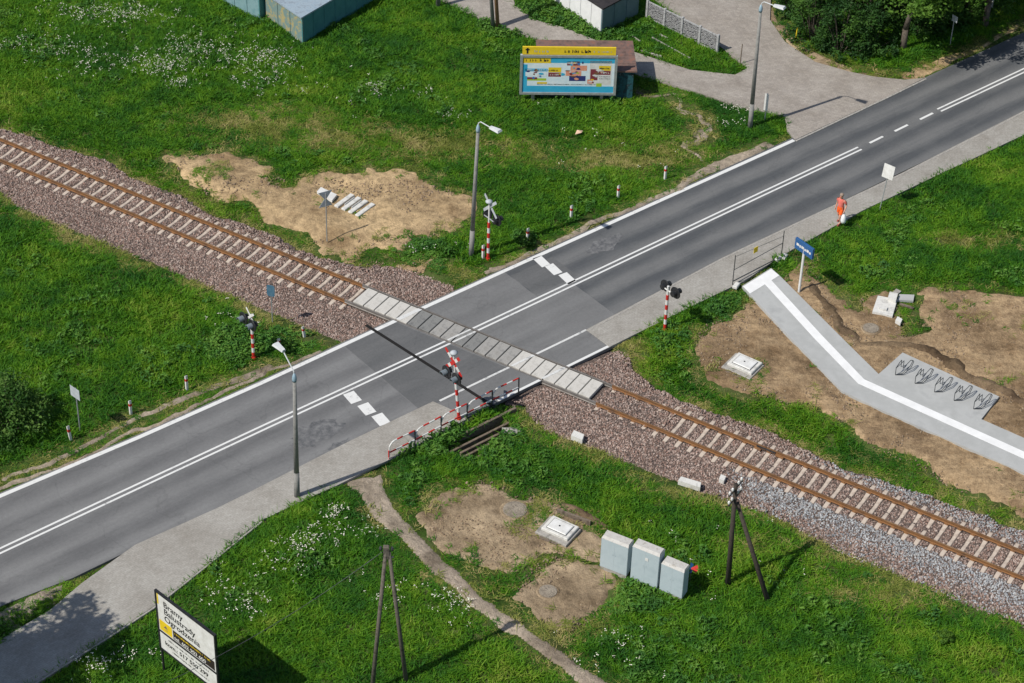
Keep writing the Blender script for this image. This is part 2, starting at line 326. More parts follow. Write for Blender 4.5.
def soilmat(name, cols, seed=0., streak=0.):
    m = bpy.data.materials.new(name); m.use_nodes = True; t = m.node_tree; b = t.nodes['Principled BSDF']; b.inputs['Roughness'].default_value = .95; b.inputs['Specular IOR Level'].default_value = .1
    tc = t.nodes.new('ShaderNodeTexCoord').outputs['Object']
    mp = t.nodes.new('ShaderNodeMapping'); mp.inputs['Location'].default_value = (seed, seed*2, 0); t.links.new(tc, mp.inputs[0]); v = mp.outputs[0]
    f = noise(t, .55, 9, v, .72); n = len(cols)
    col = ramp(t, f, [(.28+.44*i/(n-1), c) for i, c in enumerate(cols)])
    big = noise(t, .28, 4, v, .55); col = mixc(t, .8, col, ramp(t, big, [(.36, (.50,.46,.42)), (.50, (.92,.90,.88)), (.62, (1.18,1.16,1.12))]), 'MULTIPLY')
    if streak:
        m2 = t.nodes.new('ShaderNodeMapping'); m2.inputs['Rotation'].default_value = (0, 0, rad(22)); m2.inputs['Scale'].default_value = (.16, 1.6, 1); t.links.new(tc, m2.inputs[0])
        fs = noise(t, 1.5, 7, m2.outputs[0], .7); col = mixc(t, streak, col, ramp(t, fs, [(.34, (.48,.42,.36)), (.5, (.95,.93,.9)), (.64, (1.35,1.32,1.25))]), 'MULTIPLY')
    f2 = noise(t, 3.2, 7, v, .75); col = mixc(t, .75, col, ramp(t, f2, [(.30, .45), (.50, .95), (.66, 1.25)]), 'MULTIPLY')
    f3 = noise(t, 14, 4, v, .8); col = mixc(t, .6, col, ramp(t, f3, [(.30, .5), (.62, 1.2)]), 'MULTIPLY')
    t.links.new(col, b.inputs['Base Color'])
    bp = t.nodes.new('ShaderNodeBump'); bp.inputs['Strength'].default_value = 1; bp.inputs['Distance'].default_value = .12
    h = math_(t, 'ADD', math_(t, 'MULTIPLY', f2, 1.), math_(t, 'MULTIPLY', f3, .35)); t.links.new(h, bp.inputs['Height']); t.links.new(bp.outputs[0], b.inputs['Normal'])
    return m

M = {}
M['ground'] = soilmat('turf_soil', [(.035,.065,.016),(.06,.12,.02),(.10,.12,.04),(.05,.10,.018)], 2.)
M['asphalt_old'] = asphalt('asphalt_worn', (.135,.135,.137), (.225,.225,.223), .5)
M['asphalt_mid'] = asphalt('asphalt_grey', (.150,.150,.150), (.215,.215,.213), .25)
M['asphalt_new'] = asphalt('asphalt_dark', (.086,.091,.097), (.172,.173,.172), .7)
M['asphalt_patch'] = asphalt('asphalt_patch', (.105,.108,.110), (.158,.158,.158), .2)
M['tar'] = mat('tar_stain', (.085,.087,.09), .6, [(.13,.13,.132),(.19,.19,.188)], 3.5, .4, 30)
M['paver'] = paver('pavers_grey', (.40,.385,.355), (.35,.335,.305), (.26,.25,.225), .2, .1, rot=-RD)
M['paver_drive'] = paver('pavers_driveway', (.40,.365,.325), (.33,.30,.27), (.24,.215,.19), .24, .16, rot=rad(20))
M['concrete'] = mat('concrete_new', (.31,.315,.31), .85, [(.40,.405,.395),(.355,.36,.35),(.43,.435,.425)], .5, .3, 30, detail=9, w=(.3,.7))
M['concrete_pale'] = mat('concrete_pale', (.52,.51,.48), .85, [(.63,.62,.58),(.44,.43,.40)], 3, .3, 25)
M['concrete_old'] = mat('concrete_weathered', (.20,.19,.17), .9, [(.36,.34,.31),(.28,.26,.23)], 4, .5, 25)
M['panel'] = mat('crossing_panel_concrete', (.40,.385,.35), .85, [(.53,.51,.47),(.47,.45,.41)], 2.0, .3, 30)
M['panel_worn'] = mat('crossing_panel_worn', (.13,.13,.128), .8, [(.21,.21,.20),(.165,.165,.16)], 2.2, .3, 30)
M['sleeper'] = mat('sleeper_concrete', (.37,.295,.235), .9, [(.52,.44,.365),(.44,.365,.295)], 4, .3, 25)
M['rust'] = mat('rail_rust', (.155,.075,.032), .8, [(.22,.105,.040),(.115,.062,.034)], 1.2, .2, 30)
M['railtop'] = mat('rail_running_top', (.25,.14,.065), .6, [(.18,.095,.045),(.30,.18,.09)], .8, metal=.3)
M['steel'] = mat('rail_in_road', (.17,.155,.14), .55, (.24,.22,.20), 3, metal=.3)
M['stripe'] = mat('tactile_white', (.78,.78,.77), .6, (.70,.70,.69), 2)
M['paint'] = paint('road_paint', (.66,.66,.64), (.22,.22,.22), .43)
M['paint_worn'] = paint('road_paint_worn', (.60,.60,.58), (.19,.19,.19), .49)
M['white'] = mat('white_paint', (.70,.70,.68), .5, (.56,.55,.52), 3)
M['red'] = mat('red_paint', (.55,.025,.02), .5, (.42,.03,.025), 4)
M['black'] = mat('black_paint', (.012,.013,.015), .45, (.03,.03,.032), 5)
M['galv'] = mat('galvanised_steel', (.34,.36,.37), .5, (.46,.48,.49), 4, metal=.5)
M['steel_dark'] = mat('dark_steel', (.06,.065,.07), .45, (.11,.115,.12), 5, metal=.6)
M['grey_sign'] = mat('sign_back_grey', (.36,.39,.41), .5, (.46,.49,.51), 3)
M['lamp_grey'] = mat('lamp_lens_grey', (.12,.15,.17), .25, (.20,.23,.25), 5)
M['pole'] = mat('pole_concrete', (.17,.168,.158), .9, [(.25,.245,.23),(.20,.197,.185)], 3, .3, 30)
M['pole_dark'] = mat('pole_wood_dark', (.028,.022,.017), .9, [(.06,.05,.04),(.04,.032,.026)], 6, .5, 30)
M['collar'] = mat('pole_cap_blue', (.22,.33,.40), .5, (.30,.40,.46), 5)
M['lumin'] = mat('luminaire_grey', (.62,.64,.64), .45, (.5,.52,.52), 5)
M['blue'] = mat('sign_blue', (.02,.085,.23), .45, (.03,.105,.26), 3)
M['blue_faded'] = mat('sign_blue_faded', (.05,.13,.20), .5, (.10,.19,.26), 6)
M['yellow'] = mat('sign_yellow', (.75,.55,.03), .5, (.66,.47,.02), 3)
M['cabinet'] = mat('cabinet_pale_blue', (.36,.43,.46), .6, [(.41,.48,.51),(.385,.455,.485)], 1.5)
M['cab_roof'] = mat('cabinet_roof', (.42,.40,.37), .85, [(.50,.49,.46),(.25,.22,.18)], 5, .3, 30, w=(.35,.75))
M['cab_side'] = mat('cabinet_side', (.30,.36,.39), .6, (.34,.40,.43), 2)
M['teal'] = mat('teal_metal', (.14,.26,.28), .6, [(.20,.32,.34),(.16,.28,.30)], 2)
M['teal_shade'] = mat('teal_metal_shaded_side', (.06,.20,.205), .6, (.08,.24,.24), 2)  # shadow side of the sheds, its shade put into a darker teal
M['teal_peel'] = mat('teal_peeling_plaster', (.16,.23,.22), .8, [(.17,.24,.22),(.36,.30,.14)], 2.5, .3, 30, w=(.42,.58))
M['blue_roof'] = mat('blue_grey_roof', (.24,.31,.37), .6, [(.30,.37,.42),(.21,.25,.29)], 3)
M['brown_roof'] = mat('brown_roof_felt', (.10,.065,.055), .9, [(.16,.105,.09),(.22,.11,.08)], 3, .3, 20)
M['black_roof'] = mat('black_roof_felt', (.02,.018,.02), .8, (.045,.04,.04), 3, .3, 20)
M['garage_white'] = mat('garage_white_metal', (.62,.62,.62), .6, (.72,.72,.71), 2)
M['garage_blue'] = mat('garage_blue_metal', (.11,.18,.20), .55, (.15,.22,.24), 2)
M['graffiti'] = mat('graffiti_wall', (.015,.03,.035), .7, [(.02,.09,.11),(.012,.02,.025),(.30,.40,.42)], 2.2, w=(.36,.72))
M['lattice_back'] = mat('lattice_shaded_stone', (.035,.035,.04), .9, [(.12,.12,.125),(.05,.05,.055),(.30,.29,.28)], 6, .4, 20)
M['lattice'] = mat('lattice_concrete', (.22,.22,.225), .85, [(.42,.42,.42),(.13,.128,.13)], 8, .4, 20)
M['sand'] = soilmat('sand_soil', [(.22,.155,.09),(.42,.30,.17),(.56,.41,.235),(.34,.245,.14),(.50,.365,.205)])
M['soil'] = soilmat('bare_soil', [(.20,.148,.094),(.33,.25,.16),(.44,.34,.225),(.30,.225,.145)], 3.)
M['soil_tan'] = soilmat('tan_soil', [(.19,.128,.074),(.31,.215,.125),(.42,.305,.185),(.27,.188,.112),(.36,.26,.155)], 7., .35)
M['soil_dark'] = soilmat('damp_dark_soil', [(.085,.058,.038),(.14,.098,.062),(.22,.16,.10),(.12,.085,.055)], 5.)
M['path'] = soilmat('trodden_path', [(.23,.185,.14),(.34,.285,.22),(.43,.36,.285),(.31,.255,.20)], 9.)
M['ballast'] = gravelmat('ballast_bed', [(.13,.092,.076),(.25,.185,.155),(.18,.128,.106),(.33,.26,.22)])
STONE = [(.21,.140,.112),(.29,.210,.175),(.39,.295,.25),(.25,.165,.13),(.32,.245,.21),(.47,.375,.32),(.16,.112,.092),(.31,.195,.155)]
M['stone'] = stonemat('ballast_stone', STONE)
M['stone_grey'] = stonemat('fresh_stone', [(.26,.27,.28),(.36,.37,.38),(.46,.47,.47),(.21,.22,.23),(.40,.40,.39),(.31,.28,.27)])
M['clod'] = stonemat('soil_clod', [(.21,.15,.095),(.27,.19,.12),(.18,.13,.085),(.33,.25,.165),(.24,.17,.11)])
M['grass'] = leafmat('grass_blades', (.030,.130,.014), (.082,.238,.012), (.165,.335,.016), (.32,.41,.06), trans=.4, scale=.17)
M['grass_dry'] = leafmat('dry_grass_blades', (.15,.20,.03), (.26,.28,.06), (.42,.36,.14), scale=.5)
M['weed'] = leafmat('broad_weed_leaves', (.045,.14,.026), (.08,.21,.03), (.14,.28,.04), scale=.6)
M['leaf'] = leafmat('tree_leaves', (.018,.060,.014), (.038,.105,.018), (.075,.165,.024), scale=.5)
M['leaf_light'] = leafmat('tree_leaves_light', (.04,.115,.014), (.08,.185,.022), (.14,.26,.035), scale=.5, trans=.4)
M['bush'] = leafmat('bush_leaves', (.022,.080,.012), (.055,.140,.02), (.12,.21,.04), scale=.9)
M['petal'] = mat('white_petals', (.72,.70,.58), .7)
M['pole_aged'] = mat('pole_aged_concrete', (.065,.056,.044), .9, [(.14,.122,.10),(.09,.078,.063)], 5, .5, 30)
M['manhole'] = soilmat('soiled_concrete', [(.20,.165,.125),(.30,.26,.21),(.36,.315,.255)], 4.)
M['bark'] = mat('bark', (.07,.055,.042), .95, [(.12,.10,.08),(.05,.04,.03)], 6, .8, 15)
M['wood'] = mat('old_wood', (.10,.075,.055), .9, [(.20,.16,.12),(.07,.05,.04)], 5, .6, 20)
M['dark'] = mat('dark_gap', (.012,.011,.010), .9)
M['orange_pole'] = mat('creosote_pole_orange', (.22,.12,.06), .85, (.30,.18,.10), 4)  # orange-brown tone for one leg of the double pole
M['skin'] = mat('skin', (.58,.30,.21), .6, (.52,.26,.18), 6)
M['shirt'] = mat('salmon_shirt', (.72,.18,.14), .8, (.64,.14,.11), 8)
M['shorts'] = mat('orange_shorts', (.85,.13,.02), .8, (.75,.10,.015), 8)
M['hair'] = mat('grey_fair_hair', (.32,.24,.19), .8, (.24,.18,.14), 12)
M['shoe'] = mat('red_brown_shoes', (.25,.06,.05), .7)
M['bag'] = mat('white_plastic_bag', (.80,.81,.82), .45, (.70,.72,.74), 5)

# ------------------------------------------------------------------ the ground: one sheet out to the horizon
def build_ground():
    xs = np.concatenate([[-2500,-1200,-600,-300,-160,-100,-70,-55], np.arange(-46,46.01,.4), [55,70,100,160,300,600,1200,2500]])
    ys = np.concatenate([[-2500,-1200,-600,-300,-160,-100,-60,-42], np.arange(-34,44.01,.4), [52,65,100,160,300,600,1200,2500]])
    Xg, Yg = np.meshgrid(xs, ys); Z = gz(Xg, Yg)
    nx, ny = len(xs), len(ys)
    v = np.stack([Xg.ravel(), Yg.ravel(), Z.ravel()], 1)
    i, j = np.meshgrid(np.arange(nx-1), np.arange(ny-1)); b = (j*nx+i).ravel()
    f = np.stack([b, b+1, b+1+nx, b+nx], 1)
    me = bpy.data.meshes.new('ground'); me.from_pydata(v.tolist(), [], f.tolist()); me.materials.append(M['ground'])
    me.polygons.foreach_set('use_smooth', [True]*len(me.polygons))
    return kind(link(bpy.data.objects.new('ground', me)), 'structure')
build_ground()

def drape(name, poly, m, res=.14, lift=.05, amp=.06, edge=.35, nscale=.7, seed=1, zf=None, jit=.35):
    """sheet over a patch with a ragged rim that dives under the turf"""
    p = np.array(poly); x0, y0 = p.min(0)-.4-jit; x1, y1 = p.max(0)+.4+jit
    xs = np.arange(x0, x1, res); ys = np.arange(y0, y1, res); Xg, Yg = np.meshgrid(xs, ys)
    sd = ragged_in(Xg, Yg, poly, jit)
    Z = (zf or gz)(Xg, Yg) + np.where(sd > 0, (lift+.05)*smooth(sd/edge)-.05, -.05-.2*np.clip(-sd, 0, .5)) + amp*(fnoise(Xg, Yg, nscale, seed, 4)-.5)*smooth(sd/edge)
    Z = np.where(sd > edge*.5, np.maximum(Z, (zf or gz)(Xg, Yg)+(.035 if zf is None else -.03)), Z)
    keep = sd > -.25
    idx = -np.ones(Xg.shape, int); nx = len(xs); ny = len(ys)
    q = keep[:-1,:-1] & keep[1:,:-1] & keep[:-1,1:] & keep[1:,1:]
    used = np.zeros(Xg.shape, bool); used[:-1,:-1] |= q; used[1:,:-1] |= q; used[:-1,1:] |= q; used[1:,1:] |= q
    idx[used] = np.arange(used.sum())
    v = np.stack([Xg[used], Yg[used], Z[used]], 1)
    J, I = np.nonzero(q); f = np.stack([idx[J,I], idx[J,I+1], idx[J+1,I+1], idx[J+1,I]], 1)
    me = bpy.data.meshes.new(name); me.from_pydata(v.tolist(), [], f.tolist()); me.materials.append(m)
    me.polygons.foreach_set('use_smooth', [True]*len(me.polygons))
    return kind(link(bpy.data.objects.new(name, me)), 'structure')
for q_, a_, (nm_, m_, am_, ed_, ns_) in zip(soils, soil_amp, (('sand_patch','sand',.22,.4,1.),('sand_patch','sand',.1,.3,1.),('bare_soil','soil',.16,.4,.8),('bare_soil','soil',.16,.4,.8),('building_site_soil','soil_tan',.26,.5,1.3),
        ('trodden_path','path',.06,.2,.7),('verge_path','path',.05,.2,.7),('worn_footpath','path',.06,.3,.7),('verge_path','path',.05,.15,.7),('verge_soil','soil',.1,.3,.7),('roadside_sand','sand',.05,.2,.7))):
    drape(nm_, q_, M[m_], res=.12 if nm_ != 'building_site_soil' else .16, amp=am_, edge=ed_, nscale=ns_, jit=a_, seed=len(nm_))
for u0_, u1_ in ((-30.,-5.2),(4.2,25.)):
    us_ = np.arange(u0_, u1_+.01, 1.5); drape('verge_dust', strip([RP(u, float(iv(far_v, u))+.40) for u in us_], .3 if u0_ < 0 else .45), M['path'], res=.12, amp=.03, lift=.09, edge=.12, jit=.3, seed=6)
drape('verge_soil', [(-19.33,-21.15),(-18.04,-19.50),(-16.63,-18.26),(-15.17,-17.60),(-15.71,-18.81),(-17.06,-20.37),(-18.76,-21.96)], M['path'], res=.12, amp=.08, lift=.05, edge=.3, jit=.5, seed=8)
ridge = [(16.97,5.09),(17.93,2.53),(19.09,0.54),(20.36,0.30),(22.46,-0.13),(23.98,-1.19),(24.77,-2.27),(26.38,-3.66),(29.09,-5.68)]
drape('soil_bank', strip(ridge, [.9,1.1,1.2,1.3,1.3,1.2,1.1,1.2,1.2]), M['soil_dark'], res=.09, amp=.30, lift=.20, edge=.7, nscale=.6, jit=.5, seed=3)
drape('soil_bank', strip([(4.34,-11.48),(5.52,-12.00),(6.60,-12.85),(7.12,-13.33)], [.5,.7,.7,.5]), M['soil_dark'], res=.12, amp=.16, lift=.16, edge=.4, nscale=.5, jit=.2, seed=4)
def ballast_z(x, y):
    s, l = sl(x, y); al = np.abs(l)
    z = -.232 + .040*smooth((al-.8)/.25) - .045*smooth((al-1.3)/1.2) - .05*smooth((al-2.6)/1.5)
    z = z + .045*smooth((s-5.2)/.8)*(1-smooth((s-10.2)/1.5))*(al < .66)
    z = z + .035*smooth((s-5.2)/.8)*(1-smooth((s-10.2)/1.5))*(al > .8)
    return z
drape('ballast_bed', ballast_left, M['ballast'], res=.16, lift=0, amp=.05, edge=.5, seed=31, zf=ballast_z, nscale=.4, jit=.45)
drape('ballast_bed', ballast_right, M['ballast'], res=.16, lift=0, amp=.05, edge=.5, seed=32, zf=ballast_z, nscale=.4, jit=.45)
track_slot = [TP(-7.2,-.8),TP(9.3,-.8),TP(9.3,.8),TP(-7.2,.8)]
drape('ballast_bed', track_slot, M['ballast'], res=.16, lift=0, amp=.03, edge=.1, seed=33, zf=lambda x, y: ballast_z(x, y)-.05, jit=.02)

# ------------------------------------------------------------------ road, split where the track crosses it
def clip(poly, n, c, keep_ge):
    out = []; L = len(poly)
    for i in range(L):
        a = np.array(poly[i]); b = np.array(poly[(i+1)%L]); da = a@n-c; db = b@n-c
        if not keep_ge: da, db = -da, -db
        if da >= 0: out.append(tuple(a))
        if da*db < 0: out.append(tuple(a+(b-a)*da/(da-db)))
    return out
# track lateral axis expressed in the road frame
tn_r = np.array([tn@rd, tn@rn]); SLOT = .705
def band(u0, u1, lo, hi):
    us = sorted({u0, u1, *[q[0] for q in far_v+near_v if u0 < q[0] < u1]})
    return [(u, lo(u)) for u in us] + [(u, hi(u)) for u in us[::-1]]
flo = lambda u: float(iv(near_v, u)); fhi = lambda u: float(iv(far_v, u))+.20
road = MB()
def road_piece(poly, m, z=0.):
    for keep, c in ((True, SLOT+.09), (False, -SLOT-.09)):
        q = clip(poly, tn_r, c, keep)
        if len(q) > 2: road.prism(q, -.16, z, m)
road_piece(band(-90, -4.9, flo, fhi), 0)
road_piece(band(-4.9, 2.0, flo, fhi), 1)
road_piece(band(2.0, 4.9, flo, fhi), 1)
road_piece(band(4.9, 7.0, lambda u: float(iv(near_v, u)), lambda u: 0.), 1)
road_piece(band(4.9, 7.0, lambda u: 0., fhi), 2)
road_piece(band(7.0, 100, flo, fhi), 2)
road_piece([(-4.7,-5.05),(5.3,-5.08),(5.15,-3.38),(0,-3.42),(-4.7,-3.42)], 1)
road_o = kind(road.build('road', [M['asphalt_old'], M['asphalt_mid'], M['asphalt_new']], rz=RD), 'structure')
# strips of asphalt between rail head and slab edges are left open as flangeways
def sheet(name, poly, m, z=.004, parent=road_o):
    b = MB(); b.prism(poly, z-.003, z, 0); return b.build(name, m, parent)
def ragged(cx, cy, rx, ry, seed, n=26, k=.35):
    r_ = random.Random(seed)
    return [(cx+rx*math.cos(t)*(1+r_.uniform(-k, k)), cy+ry*math.sin(t)*(1+r_.uniform(-k, k))) for t in [2*math.pi*i/n for i in range(n)]]
for q in [clip(band(-4.85, 2.2, flo, lambda u: fhi(u)-.35), tn_r, -SLOT-.16, False)]: sheet('asphalt_patch', q, M['asphalt_patch'], .004)
sheet('asphalt_patch', [(4.95,2.2),(7.6,2.2),(7.6,.25),(4.95,.25)], M['asphalt_patch'], .004)
def ur(p): return uv(p[0], p[1])
for zz_, (px, rx, ry, sd_) in enumerate((((-6.06,-7.48), 1.25, .75, 3), ((-4.91,-8.39), .6, .35, 4), ((7.16,7.93), .95, .5, 5), ((6.60,7.38), .5, .3, 6))):
    u, v = ur(px); sheet('tar_repair', ragged(u, v, rx, ry, sd_), M['tar'], .0052+.0006*zz_)
# slot drain across the road
dA, dB = ur((-4.47,0.51)), ur((1.91,-5.37))
b = MB(); d_ = np.array(dB)-np.array(dA); d_ /= np.linalg.norm(d_); n_ = np.array([-d_[1], d_[0]])*.085
b.prism([tuple(np.array(dA)+n_), tuple(np.array(dA)-n_), tuple(np.array(dB)-n_), tuple(np.array(dB)+n_)], .004, .0085)
b.build('slot_drain', M['dark'], road_o)

def line(name, pts, wd, m=M['paint'], z=.008, skip=None):
    b = MB()
    for i in range(len(pts)-1):
        for keep, c in ((True, SLOT+.09), (False, -SLOT-.09)):
            q = clip(strip([pts[i], pts[i+1]], wd), tn_r, c, keep)
            if len(q) > 2: b.prism(q, z-.003, z)
    return b.build(name, m, road_o)
line('edge_line', [(u, v) for u, v in far_v if u <= 5]+[(24.9, 2.6)], .22)
line('edge_line', [(50, 2.6), (100, 2.6)], .22)
for o_ in (.07, -.20):
    line('centre_line', [(-90,-.03+o_),(-22,-.01+o_),(-11,-.02+o_),(0,-.09+o_),(6,-.08+o_),(20,-.02+o_),(27.2,-.03+o_)], .105)
    line('centre_line', [(33.5,.03+o_),(100,.03+o_)], .105)
for u0, u1 in ((28.0,29.05),(29.95,31.0),(31.95,33.0)): line('centre_dash', [(u0,-.05),(u1,-.03)], .14)
line('edge_line', [(-3.75,-3.38),(5.1,-3.38)], .12, M['paint_worn'])
line('edge_line', [(-1.6,-4.98),(5.35,-4.98)], .14)
def block(name, c, du, dv, sk=0.):
    u, v = c; line(name, [(u-sk*dv/2, v-dv/2), (u+sk*dv/2, v+dv/2)], du, M['paint'])
for q in ((-4.70,-4.96), (-3.98,-5.75), (-3.29,-6.46)): block('stop_line_block', ur(q), .56, .78, .12)
for q in ((3.88,6.15), (4.48,5.53), (5.17,4.82)): block('stop_line_block', ur(q), .5, .86, .12)
# paint crossing the slabs keeps going on the slabs: see the crossing deck below

# ------------------------------------------------------------------ pavements, driveway, platform
def slab(name, poly, m, z0=-.15, z1=.03):
    b = MB(); b.prism(poly, z0, z1); return kind(b.build(name, m), 'structure')
slab('pavement', sidewalk_left, M['paver'], z1=.012)
slab('pavement', sidewalk_right, M['paver'], z1=.02)
slab('driveway', driveway, M['paver_drive'], z1=.02)
plat = slab('platform_walkway', platform, M['concrete'], z0=-.2, z1=.06)
def pl(name, pts, wd, m, z): b = MB(); b.prism(strip(pts, wd), z-.004, z); return b.build(name, m, plat)
pl('tactile_stripe', [(14.99,5.14),(17.19,0.67),(18.92,-2.62),(25.78,-7.55),(30.40,-10.64)], .46, M['stripe'], .068)
b = MB(); b.prism([(13.82,4.54),(15.31,6.08),(15.67,5.56),(14.13,3.98)], .062, .066); b.build('tactile_stripe', M['stripe'], plat)
# kerbs along the walks
def kerb(name, pts, wd, z0, z1, m, parent=None):
    k_ = thing(name[0], name[1], 'kerb', (0,0,0))
    p = [np.array(q) for q in pts]
    for i in range(len(p)-1):
        L = np.linalg.norm(p[i+1]-p[i]); n = max(1, int(round(L/1.0))); d = (p[i+1]-p[i])/L; an = math.atan2(d[1], d[0])
        for j in range(n):
            c = p[i]+d*(L*(j+.5)/n); bb = MB(); bb.cbox(-L/n/2+.006, L/n/2-.006, -wd/2, wd/2, z0, z1+random.uniform(-.006,.006), .012)
            bb.build('kerb_stone', m, k_, loc=(c[0], c[1], 0), rz=an+random.uniform(-.006,.006))
    return k_
kerb(('kerb','pale concrete edging between the grass and the pavement lower left'), [(-15.94,-23.53),(-13.17,-20.53),(-11.84,-19.03),(-10.02,-16.52),(-7.94,-13.56)], .09, -.2, .06, M['concrete_old'])
kerb(('kerb','low concrete edging between the dark carriageway and driveway mouth'), [(17.47,17.96),(22.89,22.66),(25.32,24.82)], .12, -.2, .04, M['concrete_old'])
kerb(('kerb','concrete edging between carriageway and pavement right of the crossing'), [(6.16,0.62),(9.46,3.68),(13.01,6.93),(22.73,14.95),(30.33,21.62)], .10, -.2, .032, M['concrete_old'])
0 and kerb(('kerb','x'), [(-15.00,-17.59),(-13.16,-15.20),(-10.00,-12.74),(-8.68,-11.60),(-4.58,-7.96),(-1.22,-5.11)], .10, -.2, .052, M['concrete_old'])

# ------------------------------------------------------------------ railway track
track = thing('railway_track', 'rusty single railway track on pale concrete sleepers crossing the road', 'railway track', (0,0,0), TR)
prof = [(-.05,-.160),(.05,-.160),(.05,-.145),(.012,-.125),(.012,-.045),(.036,-.035),(.036,0),(-.036,0),(-.036,-.035),(-.012,-.045),(-.012,-.125),(-.05,-.145)]
def rail(x0, x1, l, mts):
    b = MB(); n = len(prof)
    b.add([(x0, l+p, z+.004) for p, z in prof]+[(x1, l+p, z+.004) for p, z in prof],
          [(i,(i+1)%n,n+(i+1)%n,n+i) for i in range(n) if i != 6]+[tuple(range(n-1,-1,-1)), tuple(range(n,2*n))], 0)
    b.add([(x0,l-.036,.004),(x1,l-.036,.004),(x1,l+.036,.004),(x0,l+.036,.004)], [(0,1,2,3)], 1)
    return b.build('rail', mts, track)
rt = [M['rust'], M['railtop']]
JX = 16.0
rail(-75,-6.1,.7525,rt); rail(-75,-6.1,-.7525,rt)
rail(-6.1,8.0,.7525,[M['steel'],M['steel']]); rail(-6.1,8.0,-.7525,[M['steel'],M['steel']])
rail(8.0,JX,.7525,rt); rail(JX+.03,75,.7525,rt); rail(8.0,75,-.7525,rt)
b = MB()
for y in (.79,.715): b = MB(); b.box(JX-.45, JX+.5, y-.012, y+.012, -.13, -.035); b.build('fishplate', M['steel_dark'], track)
b = MB(); b.tube((JX-.5,.62,-.14),(JX-.15,.55,-.1),.05,.05); b.build('bond_cable', M['rust'], track); b = MB(); b.tube((JX+.55,.64,-.14),(JX+.95,.62,-.12),.05,.05); b.build('bond_cable', M['rust'], track)
def sleeper_mesh():
    b = MB(); sec = [(-1.29,-.178,.095),(-1.05,-.160,.105),(-.75,-.160,.11),(-.45,-.190,.095),(0,-.222,.085),(.45,-.190,.095),(.75,-.160,.11),(1.05,-.160,.105),(1.29,-.178,.095)]
    vs = []; fs = []
    for y, zt, hw in sec: vs += [(-hw-.02,y,-.36),(-hw,y,zt-.02),(-hw+.02,y,zt),(hw-.02,y,zt),(hw,y,zt-.02),(hw+.02,y,-.36)]
    for k in range(len(sec)-1):
        for i in range(5): fs.append((k*6+i,(k+1)*6+i,(k+1)*6+i+1,k*6+i+1))
    fs += [(0,1,2,3,4,5), tuple(range(len(sec)*6-1, len(sec)*6-7, -1))]
    b.add(vs, fs); return b.mesh('sleeper', M['sleeper'])
sm_ = sleeper_mesh()
sx = [-29.63+.6213*i for i in range(-12, 40) if -29.63+.6213*i < -6.0] + [13.11+.617*i for i in range(-8, 42)]
for x in sx:
    o = bpy.data.objects.new('sleeper', sm_); link(o, track, (x+random.uniform(-.012,.012), random.uniform(-.02,.02), random.uniform(-.008,.004))); o.rotation_euler.z = random.uniform(-.012,.012)

b = MB()
for x in sx:
    for l in (-.7525,.7525):
        for d in (-.085,.085): b.cbox(x-.05,x+.05,l+d-.03,l+d+.03,-.17,-.12,.015)
        b.cbox(x-.108,x+.108,l-.12,l+.12,-.175,-.148,.01)
kind(b.build('rail_clips', M['rust'], track), 'stuff')
deck = thing('crossing_deck', 'row of concrete slabs between the rails across the road', 'level crossing', (0,0,0), TR)
NP = 21; p0, p1 = -5.72, 7.6; pw = (p1-p0)/NP
def dist_to_line(s):   # road lateral coordinate at slab centre
    q = np.array(TP(s, 0)); return uv(q[0], q[1])
b = MB(); b.cbox(-pw/2+.028, pw/2-.028, -.645, .645, -.15, .010, .012); pm1 = b.mesh('concrete_panel', M['panel']); pm2 = b.mesh('concrete_panel', M['panel_worn'])
pm3 = b.mesh('concrete_panel', mat('crossing_panel_half_worn', (.20,.195,.185), .8, [(.32,.31,.29),(.25,.24,.22)], 2.0, .3, 30))
for i in range(NP):
    s = p0+pw*(i+.5); u, v = dist_to_line(s)
    me = pm1 if (v > 2.55 or v < -3.2) else (pm2 if (i % 4 in (1, 2)) else pm3)
    if i == 7 or i == 13: me = pm3
    o = bpy.data.objects.new('concrete_panel', me); link(o, deck, (s, random.uniform(-.012,.012), random.uniform(-.004,.003)))
    o.rotation_euler.z = random.uniform(-.006,.006)
# paint over the slabs
def dl(v0, wd):
    q = strip([(-12, v0), (12, v0)], wd); b = MB()
    for c, k in ((-.645, True), (.645, False)): q = clip(q, tn_r, c, k)
    q = [(rd*u+rn*v) for u, v in q]
    b.prism([(p@td, p@tn) for p in q], .0135, .017); b.build('painted_line', M['paint_worn'], deck)
dl(2.70,.22); dl(-.02,.105); dl(-.29,.105); dl(-3.38,.12); dl(-4.98,.14)
